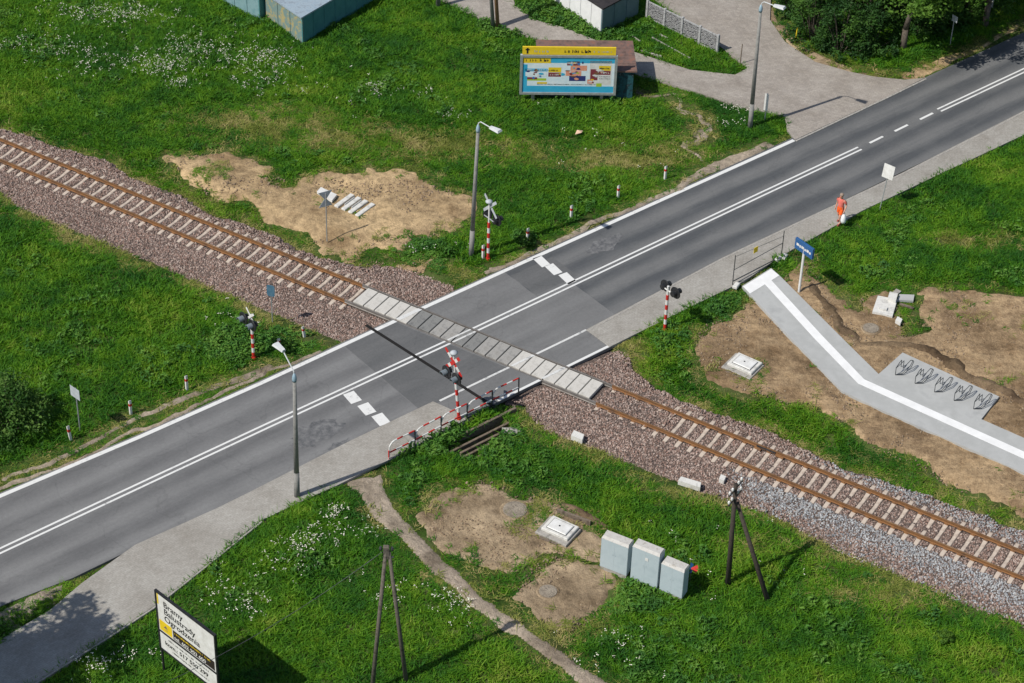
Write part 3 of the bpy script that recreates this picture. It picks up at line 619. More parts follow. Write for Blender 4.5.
# ------------------------------------------------------------------ scattered stuff (stones, grass, flowers): real meshes placed point by point
def scatter(name, pts, rot, scl, idx, protos, kd='stuff', label=None, cat=None):
    me = bpy.data.meshes.new(name); me.from_pydata(np.asarray(pts).tolist(), [], [])
    a_ = me.attributes.new('rot', 'FLOAT_VECTOR', 'POINT'); a_.data.foreach_set('vector', np.asarray(rot, np.float32).ravel())
    a_ = me.attributes.new('scl', 'FLOAT_VECTOR', 'POINT'); a_.data.foreach_set('vector', np.asarray(scl, np.float32).ravel())
    a_ = me.attributes.new('idx', 'INT', 'POINT'); a_.data.foreach_set('value', np.asarray(idx, np.int32))
    o = link(bpy.data.objects.new(name, me))
    g = bpy.data.node_groups.new(name, 'GeometryNodeTree')
    g.interface.new_socket('Geometry', in_out='INPUT', socket_type='NodeSocketGeometry'); g.interface.new_socket('Geometry', in_out='OUTPUT', socket_type='NodeSocketGeometry')
    N = g.nodes; L = g.links; gi = N.new('NodeGroupInput'); go = N.new('NodeGroupOutput')
    ip = N.new('GeometryNodeInstanceOnPoints'); ip.inputs['Pick Instance'].default_value = True
    gj = N.new('GeometryNodeJoinGeometry')
    for p in protos[::-1]:
        po = bpy.data.objects.new(p.name, p)
        ob = N.new('GeometryNodeObjectInfo'); ob.inputs['Object'].default_value = po; ob.inputs['As Instance'].default_value = True
        L.new(ob.outputs['Geometry'], gj.inputs[0])
    def na(nm, dt):
        n = N.new('GeometryNodeInputNamedAttribute'); n.data_type = dt; n.inputs[0].default_value = nm; return n.outputs['Attribute']
    L.new(gi.outputs[0], ip.inputs['Points']); L.new(gj.outputs[0], ip.inputs['Instance'])
    L.new(na('idx', 'INT'), ip.inputs['Instance Index']); L.new(na('rot', 'FLOAT_VECTOR'), ip.inputs['Rotation']); L.new(na('scl', 'FLOAT_VECTOR'), ip.inputs['Scale'])
    L.new(ip.outputs[0], go.inputs[0])
    md = o.modifiers.new('scatter', 'NODES'); md.node_group = g
    kind(o, kd, label)
    if cat: o['category'] = cat
    return o
def rock(seed, m):
    r_ = random.Random(seed); bm = bmesh.new(); bmesh.ops.create_icosphere(bm, subdivisions=1, radius=1)
    for v in bm.verts: v.co *= r_.uniform(.72, 1.12)
    me = bpy.data.meshes.new('stone'); bm.to_mesh(me); bm.free(); me.materials.append(m); return me
def rnd_in(poly, per_m2, jit=.25):
    p = np.array(poly); x0, y0 = p.min(0); x1, y1 = p.max(0); n = int((x1-x0)*(y1-y0)*per_m2)
    x = rng.uniform(x0, x1, n); y = rng.uniform(y0, y1, n)
    k = ragged_in(x, y, poly, jit) > -.05; return x[k], y[k]
def stones(name, x, y, z, smin, smax, m, label):
    n = len(x); s = rng.uniform(smin, smax, n)
    scatter(name, np.stack([x, y, z], 1), rng.uniform(0, 6.28, (n, 3)), np.stack([s*rng.uniform(.8,1.4,n), s, s*rng.uniform(.6,1,n)], 1), rng.integers(0, 5, n), [rock(i, m) for i in range(5)], label=label)
bx, by = [], []
for q in (ballast_left, ballast_right):
    x, y = rnd_in(q, 230, .45); bx.append(x); by.append(y)
bx = np.concatenate(bx); by = np.concatenate(by); s_, l_ = sl(bx, by)
k = ~inroad(bx, by, .1); u_, v_ = uv(bx, by)
k &= ~((u_ > -4.8) & (u_ < 5.5) & (v_ < -3) & (v_ > -5.3))
k &= ~((s_ > -5.9) & (s_ < 7.8) & (np.abs(l_) < .72))
bx, by, s_, l_ = bx[k], by[k], s_[k], l_[k]
sp_ = np.array(sorted(sx)); on = np.min(np.abs(s_[:, None]-sp_[None, :]), 1) < .135
cov = (s_ > 5) & (s_ < 11.5)
kk = ~(on & (np.abs(l_) < 1.3) & ~(cov & (rng.random(len(bx)) < .75))) & (np.abs(np.abs(l_)-.7525) > .06)
kk &= ~(on & cov & (np.abs(np.abs(l_)-1.05) < .2) & (rng.random(len(bx)) < .8))
bx, by, s_, l_, on = bx[kk], by[kk], s_[kk], l_[kk], on[kk]
bz = ballast_z(bx, by)+rng.uniform(-.01, .02, len(bx)); bz = np.where(on & (np.abs(l_) < 1.3), -.165, bz)
pf = np.where(l_ < -1.2, .95*(1-smooth((-l_-1.5)/1.5))+.22, 0)*smooth((s_-14.8)/2.5) + np.where(l_ > 1.15, .55, 0)*smooth((s_-17)/3)
isf = rng.random(len(bx)) < pf*(.45+1.0*fnoise(bx, by, 1.6, 41))
stones('ballast_stones', bx[~isf], by[~isf], bz[~isf], .030, .062, M['stone'], 'loose brown and pink crushed stones of the track bed')
stones('fresh_ballast_stones', bx[isf], by[isf], bz[isf], .030, .062, M['stone_grey'], 'loose pale grey crushed stones beside the track on the right')
cx, cy = [], []
for q in soils[:5]:
    x, y = rnd_in(q, 40); cx.append(x); cy.append(y)
cx = np.concatenate(cx); cy = np.concatenate(cy); k = ~inpoly(cx, cy, platform); cx, cy = cx[k], cy[k]
cs = (fnoise(cx, cy, 1.5, 66) > .5) | (dpoly(cx, cy, ridge, False) < .6); cx, cy = cx[cs], cy[cs]
stones('soil_clods', cx, cy, gz(cx, cy)+.05, .018, .065, M['clod'], 'clods and pebbles lying on the bare soil')

def tuft(seed, m, n=17, rad_=.2, h=(.07,.24), wd=.022, lean=.19):
    r_ = random.Random(seed); b = MB()
    for i in range(n):
        t = r_.uniform(0, 6.283); rr = rad_*math.sqrt(r_.random()); x = rr*math.cos(t); y = rr*math.sin(t); z = r_.uniform(*h)
        a_ = r_.uniform(0, 6.283); lx, ly = r_.gauss(0, lean), r_.gauss(0, lean); w_ = wd*r_.uniform(.7, 1.4); dx, dy = math.cos(a_)*w_, math.sin(a_)*w_
        b.add([(x-dx,y-dy,-.05),(x+dx,y+dy,-.05),(x+lx*.4+dx*.8,y+ly*.4+dy*.8,z*.6),(x+lx*.4-dx*.8,y+ly*.4-dy*.8,z*.6),(x+lx,y+ly,z)], [(0,1,2,3),(3,2,4)])
    return b.mesh('grass_tuft', m)
def weed(seed, m, n=22, rad_=.22, h=(.12,.42), ls=.085):
    r_ = random.Random(seed); b = MB()
    for i in range(n):
        t = r_.uniform(0, 6.283); rr = rad_*math.sqrt(r_.random()); c = Vector((rr*math.cos(t), rr*math.sin(t), r_.uniform(*h)*(1-.6*rr/rad_)))
        M_ = Matrix.Translation(c) @ Matrix.Rotation(r_.uniform(0, 6.28), 4, 'Z') @ Matrix.Rotation(r_.uniform(-.7,.7), 4, 'X') @ Matrix.Rotation(r_.uniform(-.7,.7), 4, 'Y')
        s = ls*r_.uniform(.6, 1.3)
        b.add([(-s,0,0),(0,-s*.45,.012),(s,0,-.02),(0,s*.45,.012)], [(0,1,2,3)], 0, M_)
    return b.mesh('weed_tuft', m)
def flower(seed, n=5):
    r_ = random.Random(seed); b = MB()
    for i in range(n):
        c = (r_.uniform(-.12,.12), r_.uniform(-.12,.12), r_.uniform(.16,.34)); s = r_.uniform(.012,.026)
        ps = [(c[0]+s*math.cos(k*1.047), c[1]+s*math.sin(k*1.047), c[2]+r_.uniform(-.012,.012)) for k in range(6)]
        b.add(ps, [tuple(range(6))])
    return b.mesh('flower_head', M['petal'])

NG = 185000
gx = rng.uniform(-42, 42, NG); gy = rng.uniform(-30, 40, NG)
hw = 27+ (gy+24)*.19; k = np.abs(gx-2) < hw; gx, gy = gx[k], gy[k]
jx = gx+(fnoise(gx, gy, .8, 91)-.5)*.5; jy = gy+(fnoise(gx, gy, .8, 92)-.5)*.5
ok = ~inroad(gx, gy, .06)
for q in (sidewalk_left, sidewalk_right, driveway, platform): ok &= ~(inpoly(gx, gy, q))
u_, v_ = uv(gx, gy); ok &= ~((u_ > -4.8) & (u_ < 5.4) & (v_ < -3) & (v_ > -5.15))
sin_ = np.zeros(len(gx)); bare = np.zeros(len(gx), bool); bd = np.full(len(gx), 9.)
for q in soils:
    pass
for q, a_ in zip(soils, soil_amp):
    d_ = ragged_in(gx, gy, q, a_); i_ = d_ > .07; bare |= i_; sin_ = np.maximum(sin_, d_); bd = np.minimum(bd, np.where(i_, 0, np.maximum(-d_, 0)))
bare |= ragged_in(gx, gy, strip(ridge, 1.1), .3) > .1
stray = (rng.random(len(gx)) < .55*smooth((fnoise(gx, gy, 2.2, 55)-.50)/.2)) & ~inpoly(jx, jy, track_path)
bal_d = np.maximum(ragged_in(gx, gy, ballast_left, .45), ragged_in(gx, gy, ballast_right, .45)); bal = bal_d > .02
s_, l_ = sl(gx, gy); bald = np.abs(bal_d)
bstray = (bald < .8) & (np.abs(l_) > 2.2) & (rng.random(len(gx)) < .16*(1-bald/.8))
rim = rng.random(len(gx)) < .55*np.exp(-np.maximum(sin_, 0)/.28)*(fnoise(gx, gy, .9, 57) > .42)*np.where(ragged_in(gx, gy, track_path, .25) > .0, .15, 1.)
site = ragged_in(gx, gy, soil_right, .7) > .12; keep_ = rng.random(len(gx)) < .3; stray &= ~site | keep_; rim &= ~site | keep_
ok &= (~bare | stray | rim) & (~bal | bstray) & ((bd > .5) | bare | (rng.random(len(gx)) < .55+.45*bd/.5))
ok &= ~inpoly(gx, gy, ditch) | (rng.random(len(gx)) < .12)
dens = fnoise(gx, gy, 3.5, 21); ok &= rng.random(len(gx)) < .62+.6*dens
gx, gy, bd, bare, bal, bald = gx[ok], gy[ok], bd[ok], bare[ok], bal[ok], bald[ok]
u_, v_ = uv(gx, gy); rdist = np.maximum(v_-iv(far_v, u_)-.2, iv(near_v, u_)-v_)
hh = (.55+.9*fnoise(gx, gy, 3.2, 31))*(.8+.5*fnoise(gx, gy, .9, 32))
hh *= .35+.65*smooth(rdist/1.6); hh *= .55+.45*smooth(bd/1.2); hh[bare | bal] *= .6
dry_zones = (((-10.86,17.81), 7., 2.8), ((-2.72,16.54), 8., 2.2), ((7.95,15.73), 8, 2.2), ((3.70,16.05), 7, 2.), ((-7.03,17.06), 6, 2.2), ((4.90,-18.88), 3, 1.5), ((26.16,9.28), 4, 1.2), ((17.91,-16.51), 4, 1.2), ((13.45,-13.97), 2.5, 1.), ((-13.05,5.49), 5, 1.), ((9.57,16.60), 4, 1.2))
dry = np.zeros(len(gx))
for (zx, zy), r1, r2 in dry_zones: dry = np.maximum(dry, 1-np.hypot((gx-zx)/r1, (gy-zy)/r2))
dry = np.maximum(dry, .6*(1-smooth(bd/.8))); dry = np.maximum(dry, .8*(1-smooth(bald/1.3))); hh *= .6+.4*smooth(bald/1.2); dry = np.maximum(dry, .55*(1-smooth(rdist/.7)))
isd = rng.random(len(gx)) < np.clip(dry*1.25, 0, 1)*.85*(.4+.9*(fnoise(gx, gy, 1.3, 43) > .45))
hh = np.where(dry > .1, hh*.62, hh)
def field(name, k, protos, label, mul=1.):
    n = k.sum(); s = hh[k]*mul
    scatter(name, np.stack([gx[k], gy[k], gz(gx[k], gy[k])+.09*bare[k]], 1), np.stack([rng.normal(0,.08,n), rng.normal(0,.08,n), rng.uniform(0,6.28,n)], 1),
            np.stack([.75+.3*s, .75+.3*s, s], 1), rng.integers(0, len(protos), n), protos, label=label)
field('grass', ~isd, [tuft(i, M['grass']) for i in range(6)], 'lush green grass covering the verges and the field')
field('dry_grass', isd, [tuft(20+i, M['grass_dry'], 15) for i in range(4)], 'yellowing mown grass between the green patches', .8)
wsel = (fnoise(gx, gy, 2.0, 61) > .64) & (rng.random(len(gx)) < .16) & ~bare & ~bal & (rdist > 1.) & (dry < .2)
for zx, zy, r_ in (((3.83,29.98)[0], (3.83,29.98)[1], 2.2), ((5.86,28.74)[0], (5.86,28.74)[1], 1.8), ((1.25,28.89)[0], (1.25,28.89)[1], 1.2), ((-0.55,-7.76)[0], (-0.55,-7.76)[1], 1.2), ((-1.29,-6.40)[0], (-1.29,-6.40)[1], .8), ((-2.34,-7.85)[0], (-2.34,-7.85)[1], 1.), ((7.86,-15.17)[0], (7.86,-15.17)[1]-1.6, 1.6), ((-7.97,-0.84)[0], (-7.97,-0.84)[1], 1.2), ((-2.19,6.36)[0], (-2.19,6.36)[1], 1.6), ((3.02,8.12)[0], (3.02,8.12)[1], .6), ((13.47,1.10)[0], (13.53,2.05)[1], 1.6), ((1.23,-6.97)[0]+1, (1.23,-6.97)[1]-.5, 1.), ((-10.52,-1.36)[0], (-10.52,-1.36)[1], 1.3)):
    wsel |= (np.hypot(gx-zx, gy-zy) < r_) & (rng.random(len(gx)) < .7) & ~bare
field('weeds', wsel, [weed(40+i, M['weed']) for i in range(5)], 'broad leaved weeds standing out of the grass', 1.15)
fl = []
for px, rx, ry, n in (((-20.97,29.03),4.2,1.2,90),((-16.18,25.52),2.6,1.5,55),((-23.45,25.05),3.5,1.8,25),((-17.31,23.50),2.4,1.,55),((-21.01,23.91),4,1.8,35),((-25.82,25.12),2,.6,18),((-16.21,21.56),1.,.5,16),((-11.42,24.31),1.5,1.6,45),((-13.51,24.39),3,1.5,35),((-11.72,21.84),1.8,1.,15),((-3.79,21.30),2.2,.7,16),((-5.49,21.92),1,.4,12),((-1.12,19.32),1,.5,14),((-5.77,-14.78),1.2,1.,80),((-4.85,-12.97),.6,.4,30),((-3.48,-13.98),.8,.5,18),((-6.87,-16.49),1.5,1.,16),((0.54,-18.10),1.0,.7,38),((-2.16,-17.93),1.5,.8,24),((-7.49,-18.59),.8,.7,14),((-8.36,-18.23),1.6,1.2,36),((-13.72,-22.12),1.3,.8,45),((-11.95,-21.93),.9,.6,14),((-7.98,-15.93),1.,.6,10),((14.64,21.11),.9,.6,28),((14.01,19.64),.8,.4,12),((7.33,-21.04),3,1.5,14),((7.76,-19.90),1.5,1,12),((10.83,-15.02),5,3,16),((3.63,22.29),4,2,8),((7.96,16.50),6,2,10),((-1.71,6.82),1.4,.5,10),((-10.98,0.55),2,.8,12),((-7.94,21.56),4,2,10)):
    for _ in range(int(n*(2.2 if px[1] > 15 and px[0] < -5 else .95))): fl.append((px[0]+rng.normal(0, rx*.5), px[1]+rng.normal(0, ry*.6)))
fl = np.array(fl); k = ~inroad(fl[:,0], fl[:,1], .5) & ~inpoly(fl[:,0], fl[:,1], sidewalk_left) & ~inpoly(fl[:,0], fl[:,1], driveway); fl = fl[k]; n = len(fl)
scatter('wildflowers', np.stack([fl[:,0], fl[:,1], gz(fl[:,0], fl[:,1])], 1), np.stack([np.zeros(n), np.zeros(n), rng.uniform(0, 6.28, n)], 1), rng.uniform(.7, 1.25, (n, 1))*np.ones((1, 3)), rng.integers(0, 4, n), [flower(60+i) for i in range(4)], label='small white wildflowers scattered in the grass')

# ------------------------------------------------------------------ trees and bushes
def leafball(b, c, r, n, ls, r_):
    for i in range(n):
        v = Vector((r_.gauss(0,1), r_.gauss(0,1), r_.gauss(0,1))).normalized()*(r*r_.random()**.45)
        p = Vector(c)+Vector((v.x, v.y, v.z*.8)); s = ls*r_.uniform(.6, 1.35)
        M_ = Matrix.Translation(p) @ Matrix.Rotation(r_.uniform(0, 6.28), 4, 'Z') @ Matrix.Rotation(r_.gauss(0,.6), 4, 'X') @ Matrix.Rotation(r_.gauss(0,.6), 4, 'Y')
        b.add([(-s,0,0),(-s*.2,-s*.5,.15*s),(s,0,-.2*s),(-s*.2,s*.5,.15*s)], [(0,1,2,3)], 0, M_)
def tree(name, label, loc, h, cr, cz, lean=(0,0), nclump=60, per=60, ls=.12, m='leaf', trunk_r=.16, seed=1, flat=.75, group=None, cat='tree', low=0.):
    r_ = random.Random(seed); root = thing(name, label, cat, (loc[0], loc[1], float(gz(*loc))), 0, group)
    top = Vector((lean[0], lean[1], cz)); b = MB(); pts = [Vector((0,0,-.1))]
    for k in range(1, 5): pts.append(Vector((lean[0]*(k/4)**3+r_.uniform(-.06,.06), lean[1]*(k/4)**3+r_.uniform(-.06,.06), cz*k/4)))
    b.path(pts, [trunk_r*(1-.17*k) for k in range(5)], 8); tr_ = b.build('trunk', M['bark'], root, True)
    b = MB(); lb = MB()
    for i in range(nclump):
        t = r_.uniform(0, 6.283); f = r_.random()**.5; zz = r_.uniform(-1+low, 1); rr = cr*f*math.sqrt(max(.08, 1-zz*zz*.9))*r_.uniform(.75, 1.2)
        c = Vector((top.x+rr*math.cos(t), top.y+rr*math.sin(t), cz+zz*cr*flat))
        if i % 4 == 0:
            a_ = pts[r_.choice((2,3,4))]; mid = (a_+c)/2+Vector((0,0,-.15)); lb.path([a_, mid, c], [trunk_r*.34, trunk_r*.2, .015], 5)
        leafball(b, c, cr*r_.uniform(.16, .30), per, ls, r_)
    lb.build('limbs', M['bark'], root, True)
    cr_ = b.build('crown', M[m], root); return root
GB = 'trees and shrubs at the road end'
tree('broadleaf_tree', 'broadleaf tree with visible forked trunk beside the far roadside grass', (24.38,27.93), 8, 3.0, 5.6, (.8,-.8), 80, 75, .13, 'leaf_light', .2, 1, .66, GB)
tree('broadleaf_tree', 'tall dark tree behind the shrubs left of the forked trunk tree', (22.21,32.12), 9, 3.2, 4.2, (0,0), 90, 75, .13, 'leaf', .2, 2, .8, GB)
tree('broadleaf_tree', 'dark tree behind the sign post near the upper right corner', (28.03,32.98), 9, 3.2, 4.6, (0,0), 80, 75, .13, 'leaf', .2, 3, .75, GB)
tree('broadleaf_tree', 'tree at the upper right corner shading the road', (29.51,30.98), 9, 3.0, 6.3, (-.2,-1.6), 75, 70, .13, 'leaf_light', .2, 4, .6, GB)
tree('broadleaf_tree', 'dark tree furthest right at the picture edge', (33.65,36.73), 9, 3.4, 4.6, (0,0), 80, 70, .14, 'leaf', .2, 5, .8, GB)
tree('broadleaf_tree', 'dark tree at the top edge above the driveway bushes', (19.97,35.55), 9, 3.0, 4.4, (0,0), 80, 70, .14, 'leaf', .2, 6, .85, GB)
tree('broadleaf_tree', 'dark tree at the top edge behind the forked trunk tree', (25.51,36.79), 9, 3.4, 5., (0,0), 80, 70, .14, 'leaf', .2, 7, .85, GB)
def bush(label, px, r, h, seed, m='leaf', n=40, per=55, ls=.10, group=GB, name='bush'):
    r_ = random.Random(seed); root = thing(name, label, 'bush', (px[0], px[1], float(gz(*px))), 0, group)
    b = MB(); lb = MB()
    for i in range(n):
        t = r_.uniform(0, 6.283); f = math.sqrt(r_.random()); zz = r_.random(); rr = r*f*math.sqrt(1-.75*zz*zz)
        c = Vector((rr*math.cos(t), rr*math.sin(t), .12+h*zz*r_.uniform(.75,1.05)))
        if i % 4 == 0: lb.path([(rr*.15*math.cos(t), rr*.15*math.sin(t), -.05), tuple(c*.6), tuple(c)], [.03,.02,.008], 5)
        leafball(b, c, r*r_.uniform(.18,.32), per, ls, r_)
    lb.build('stems', M['bark'], root); b.build('foliage', M[m], root); return root
bush('dense dark bush nearest the driveway corner', (20.72,27.47), 1.7, 3.6, 11, 'leaf', 60)
bush('dark bush below the dark tree, beside the brown verge soil', (19.24,28.94), 1.7, 4.0, 12, 'leaf', 60)
bush('dark bush at the top of the brown verge soil', (18.35,31.63), 1.7, 4.0, 13, 'leaf', 60)
bush('low dark bush just left of the forked trunk', (22.47,27.80), 1.4, 2.8, 14, 'leaf', 50)
bush('undergrowth bush with shade-dark leaves right of the forked trunk', (26.86,30.80), 1.8, 2.4, 15, 'leaf', 50)  # added undergrowth, shade under the trees put into its dark leaf colour
bush('undergrowth bush with shade-dark leaves under the upper right trees', (29.88,33.57), 2.0, 2.8, 16, 'leaf', 55)  # added too, dark leaf colour stands in for the shaded interior
bush('dense bush with shade-dark leaves right behind the forked trunk', (25.46,29.80), 1.7, 3.2, 21, 'leaf', 60)  # extra undergrowth, shade put into the dark leaf colour
bush('bush with shade-dark leaves behind the grey road sign under the trees', (28.35,32.29), 1.9, 3.2, 22, 'leaf', 60)  # extra undergrowth, its dark leaf colour stands for tree shade
bush('tall dark bush between the left bushes and the forked trunk', (22.82,30.08), 1.9, 4.2, 23, 'leaf', 70)
bush('big leafy bush at the left edge beside the road', (-19.97,-7.92), 1.95, 2.2, 17, 'bush', 95, 60, .085, None)
bush('small dark shrub behind the guide post near the far stop line', (3.13,7.69), .45, .45, 18, 'leaf', 16, 40, .06, None)
bush('round yellow-green shrub low in the grass at lower right', (20.66,-19.30), .45, .5, 19, 'leaf_light', 14, 40, .06, None)
tree('broadleaf_tree', 'roadside tree beyond the lower left corner casting leafy shade', ((-15.41,-21.64)[0]-6.1, (-15.41,-21.64)[1]-4.0), 8, 2.9, 8.2, (0,0), 110, 60, .15, 'leaf', .16, 8, .7)
tree('broadleaf_tree', 'second roadside tree beyond the lower left corner', ((-18.67,-20.44)[0]-5.6, (-18.67,-20.44)[1]-3.6), 8, 2.2, 7.2, (0,0), 55, 60, .14, 'leaf', .16, 9, .7)

tree('broadleaf_tree', 'third roadside tree beyond the lower left corner', ((-17.00,-23.79)[0]-6.3, (-17.00,-23.79)[1]-4.1), 8, 3.0, 8.2, (0,0), 110, 60, .15, 'leaf', .16, 10, .7)
# ------------------------------------------------------------------ lamp posts
def lamp_post(label, base, h, dirang, lean=(0,0), m='pole', alen=1.0, rise=.35, thick=.125):
    t = thing('street_lamp', label, 'street lamp', (base[0], base[1], -.05), dirang, 'street lamps')
    ca, sa = math.cos(-dirang), math.sin(-dirang); lx, ly = lean[0]*ca-lean[1]*sa, lean[0]*sa+lean[1]*ca
    b = MB(); b.tube((0,0,-.1),(lx*.2,ly*.2,h*.22), thick*1.05, thick*.98, 12); b.tube((lx*.2,ly*.2,h*.22),(lx,ly,h), thick*.93, thick*.62, 12); b.build('pole', M[m], t, True)
    b = MB(); b.lathe([(thick*.75,0),(thick*.85,.12),(thick*.75,.25),(.04,.42)], 10, 0, Matrix.Translation((lx,ly,h-.06))); b.build('cap', M['collar'], t, True)
    b = MB(); b.path([(lx,ly,h+.2),(lx+.02,ly,h+.45),(lx+.15,ly,h+.58),(lx+alen*.6,ly,h+.58+rise*.5),(lx+alen,ly,h+.58+rise)], .028, 6); b.build('arm', M['lumin'], t)
    b = MB(); z = h+.56+rise
    b.add([(lx+alen-.08,ly-.10,z),(lx+alen-.08,ly+.10,z),(lx+alen+.55,ly+.17,z+.03),(lx+alen+.55,ly-.17,z+.03),(lx+alen-.08,ly-.07,z+.10),(lx+alen-.08,ly+.07,z+.10),(lx+alen+.5,ly+.13,z+.13),(lx+alen+.5,ly-.13,z+.13)],
          [(0,1,2,3),(7,6,5,4),(0,4,5,1),(1,5,6,2),(2,6,7,3),(3,7,4,0)]); hd = b.build('lamp_head', M['lumin'], t)
    b = MB(); b.box(lx+alen+.05,lx+alen+.48,ly-.09,ly+.09,z-.03,z+.012); b.build('lens', M['lamp_grey'], hd)
lamp_post('grey street lamp beside the pavement nearest the camera', (-6.60,-11.83), 6.55, RD+rad(92), (.10,0), alen=.75, rise=.55)
lamp_post('grey street lamp beside the sand patch and crossing signal', (0.36,6.42), 7.45, RD-rad(80), (.22,0), alen=.85, rise=-.05)
lamp_post('grey street lamp by the driveway mouth with long shadow', (15.06,19.11), 7.3, RD-rad(70), (-.1,0), alen=.8, rise=-.05)

# ------------------------------------------------------------------ level crossing signals
def signal(label, base, face, H, hz, cross=None, front=True, base_h=.0, bell=True, dy=.36, bracket=False, hx=.16, red_cross=False, lean=0.):
    t = thing('crossing_signal', label, 'railway signal', (base[0], base[1], -.08), face, 'level crossing signals')
    b = MB(); n = 7; zt = H-.1
    ph = hz-.25
    b.tube((0,0,-.1),(0,0,.18),.14,.11,10,0)
    for i in range(n): b.tube((0,0,.18+(ph-.18)*i/n),(0,0,.18+(ph-.18)*(i+1)/n),.075,.075,10,i%2)
    b.tube((0,0,ph),(0,0,zt),.045,.045,8,1); b.build('post', [M['red'],M['white']], t)
    for s in (-1,1):
        y = s*dy; z = hz - (0 if s > 0 else 0.0)
        T = Matrix.Translation((hx,y,z)) @ Matrix.Rotation(rad(90),4,'Y')
        b = MB(); b.lathe([(.30,-.03),(.31,-.01),(.31,.01),(.30,.03)],20,0,T); hd = b.build('backing_disc', M['black'], t)
        b = MB(); b.lathe([(.15,-.22),(.16,-.03)],12,0,T); b.build('lamp_housing', M['black'], hd)
        b = MB(); b.lathe([(.11,.03),(.115,.05),(.06,.07)],14,0,T); b.build('lens', M['lamp_grey'], hd)
        b = MB(); vs = []; fs = []; k_ = 10
        for i in range(k_+1):
            a_ = rad(-20+220*i/k_); vs += [(hx+.03, y+.14*math.cos(a_), z+.14*math.sin(a_)), (hx+.30, y+.14*math.cos(a_), z+.14*math.sin(a_)), (hx+.30, y+.125*math.cos(a_), z+.125*math.sin(a_)), (hx+.03, y+.125*math.cos(a_), z+.125*math.sin(a_))]
        for i in range(k_):
            for c in range(4): fs.append((4*i+c,4*(i+1)+c,4*(i+1)+(c+1)%4,4*i+(c+1)%4))
        b.add(vs, fs); b.build('hood', M['black'] if not front else M['lamp_grey'], hd)
    b = MB(); b.tube((0,-dy,hz),(0,dy,hz),.035,.035,6); b.tube((0,-dy,hz),(hx,-dy,hz),.03,.03,6); b.tube((0,dy,hz),(hx,dy,hz),.03,.03,6)
    b.build('bracket', M['white'] if bracket else M['galv'], t)
    if bracket:
        b = MB(); b.tube((0,0,hz-.3),(0,0,hz+.25),.06,.06,8); b.build('bracket', M['white'], t)
    if cross:
        cz, L, wd, two = cross
        for s in (-1,1):
            b = MB(); R_ = Matrix.Translation((.06+.02*s,0,cz)) @ Matrix.Rotation(s*rad(45),4,'X')
            if two:
                k_ = 6
                for i in range(k_): b.box(-.008,.008,-L/2+L*i/k_,-L/2+L*(i+1)/k_,-wd/2,wd/2,(0 if i in (0,2,3,5) else 1) if i not in (2,3) else (1 if two == 2 else 0),R_)
                b.build('cross_arm', [M['red'],M['white']], t)
            else: b.box(-.008,.008,-L/2,L/2,-wd/2,wd/2,0,R_); b.build('cross_arm', M['white'] if front else M['grey_sign'], t)
    if bell:
        b = MB(); b.lathe([(.05,-.06),(.17,-.02),(.18,.03),(.10,.09),(.03,.11)],14,0,Matrix.Translation((-.02,0,zt))); b.build('bell', M['grey_sign'], t, True)
    if lean: t.rotation_euler = (Matrix.Rotation(lean, 3, 'Y') @ Matrix.Rotation(face, 3, 'Z')).to_euler()
    return t
FB = RD+math.pi
signal('red and white crossing signal with chequered cross beside the striped railing', (0.25,-6.24), FB, 4.0, 2.75, (3.4,1.5,.17,1), True, hx=.2, lean=-.075)
signal('crossing signal with white cross left of the track, standing in grass', (-9.54,-2.30), FB, 2.75, 2.32, (2.55,.95,.11,0), True, bell=False, hx=.2)
signal('crossing signal seen from behind on the grass right of the crossing', (9.84,0.90), RD, 2.7, 2.45, None, False, bell=False, bracket=True)
signal('crossing signal with grey cross back beside the far street lamp', (1.21,6.21), RD, 3.65, 2.55, (3.25,1.35,.15,0), False, hx=.22)

# ------------------------------------------------------------------ guide posts
def guide_post(label, base, h=.88, lean=(0,0)):
    t = thing('guide_post', label, 'guide post', (base[0], base[1], -.06), RD, 'white guide posts along the far verge')
    t.rotation_euler.x = lean[0]; t.rotation_euler.y = lean[1]
    b = MB(); b.add([(-.055,-.05,-.1),(.055,-.05,-.1),(.055,.05,-.1),(-.055,.05,-.1),(-.055,-.05,h),(.055,-.05,h),(.055,.05,h-.07),(-.055,.05,h-.07)],[(0,3,2,1),(4,5,6,7),(0,1,5,4),(1,2,6,5),(2,3,7,6),(3,0,4,7)])
    b.build('post', M['white'], t)
    b = MB(); b.box(-.0575,.0575,-.0525,.0525,h*.60,h*.76); b.build('red_band', M['red'], t)
guide_post('white guide post at the foot of the far crossing signal', (0.96,6.20), .95)
guide_post('white guide post with a small dark shrub behind it', (3.15,7.87))
guide_post('white guide post uphill of the dark tar repair', (5.35,10.02))
guide_post('white guide post third from the far crossing signal along the road', (7.78,11.97))
guide_post('white guide post nearest the worn sandy footpath', (10.28,13.92))
guide_post('white guide post directly in front of the leaning grey sign', (-17.02,-8.60), .95, (0,-.08))
guide_post('white guide post between the leaning sign and the last left post', (-14.63,-6.66))
guide_post('white guide post on the left verge, midway to the crossing', (-12.34,-4.75))
guide_post('leaning white guide post at the ballast edge near the blue sign', (-7.32,-0.50), .7, (0,-.12))
guide_post('short white guide post in weeds beside the left crossing signal', (-8.44,-1.41), .6)

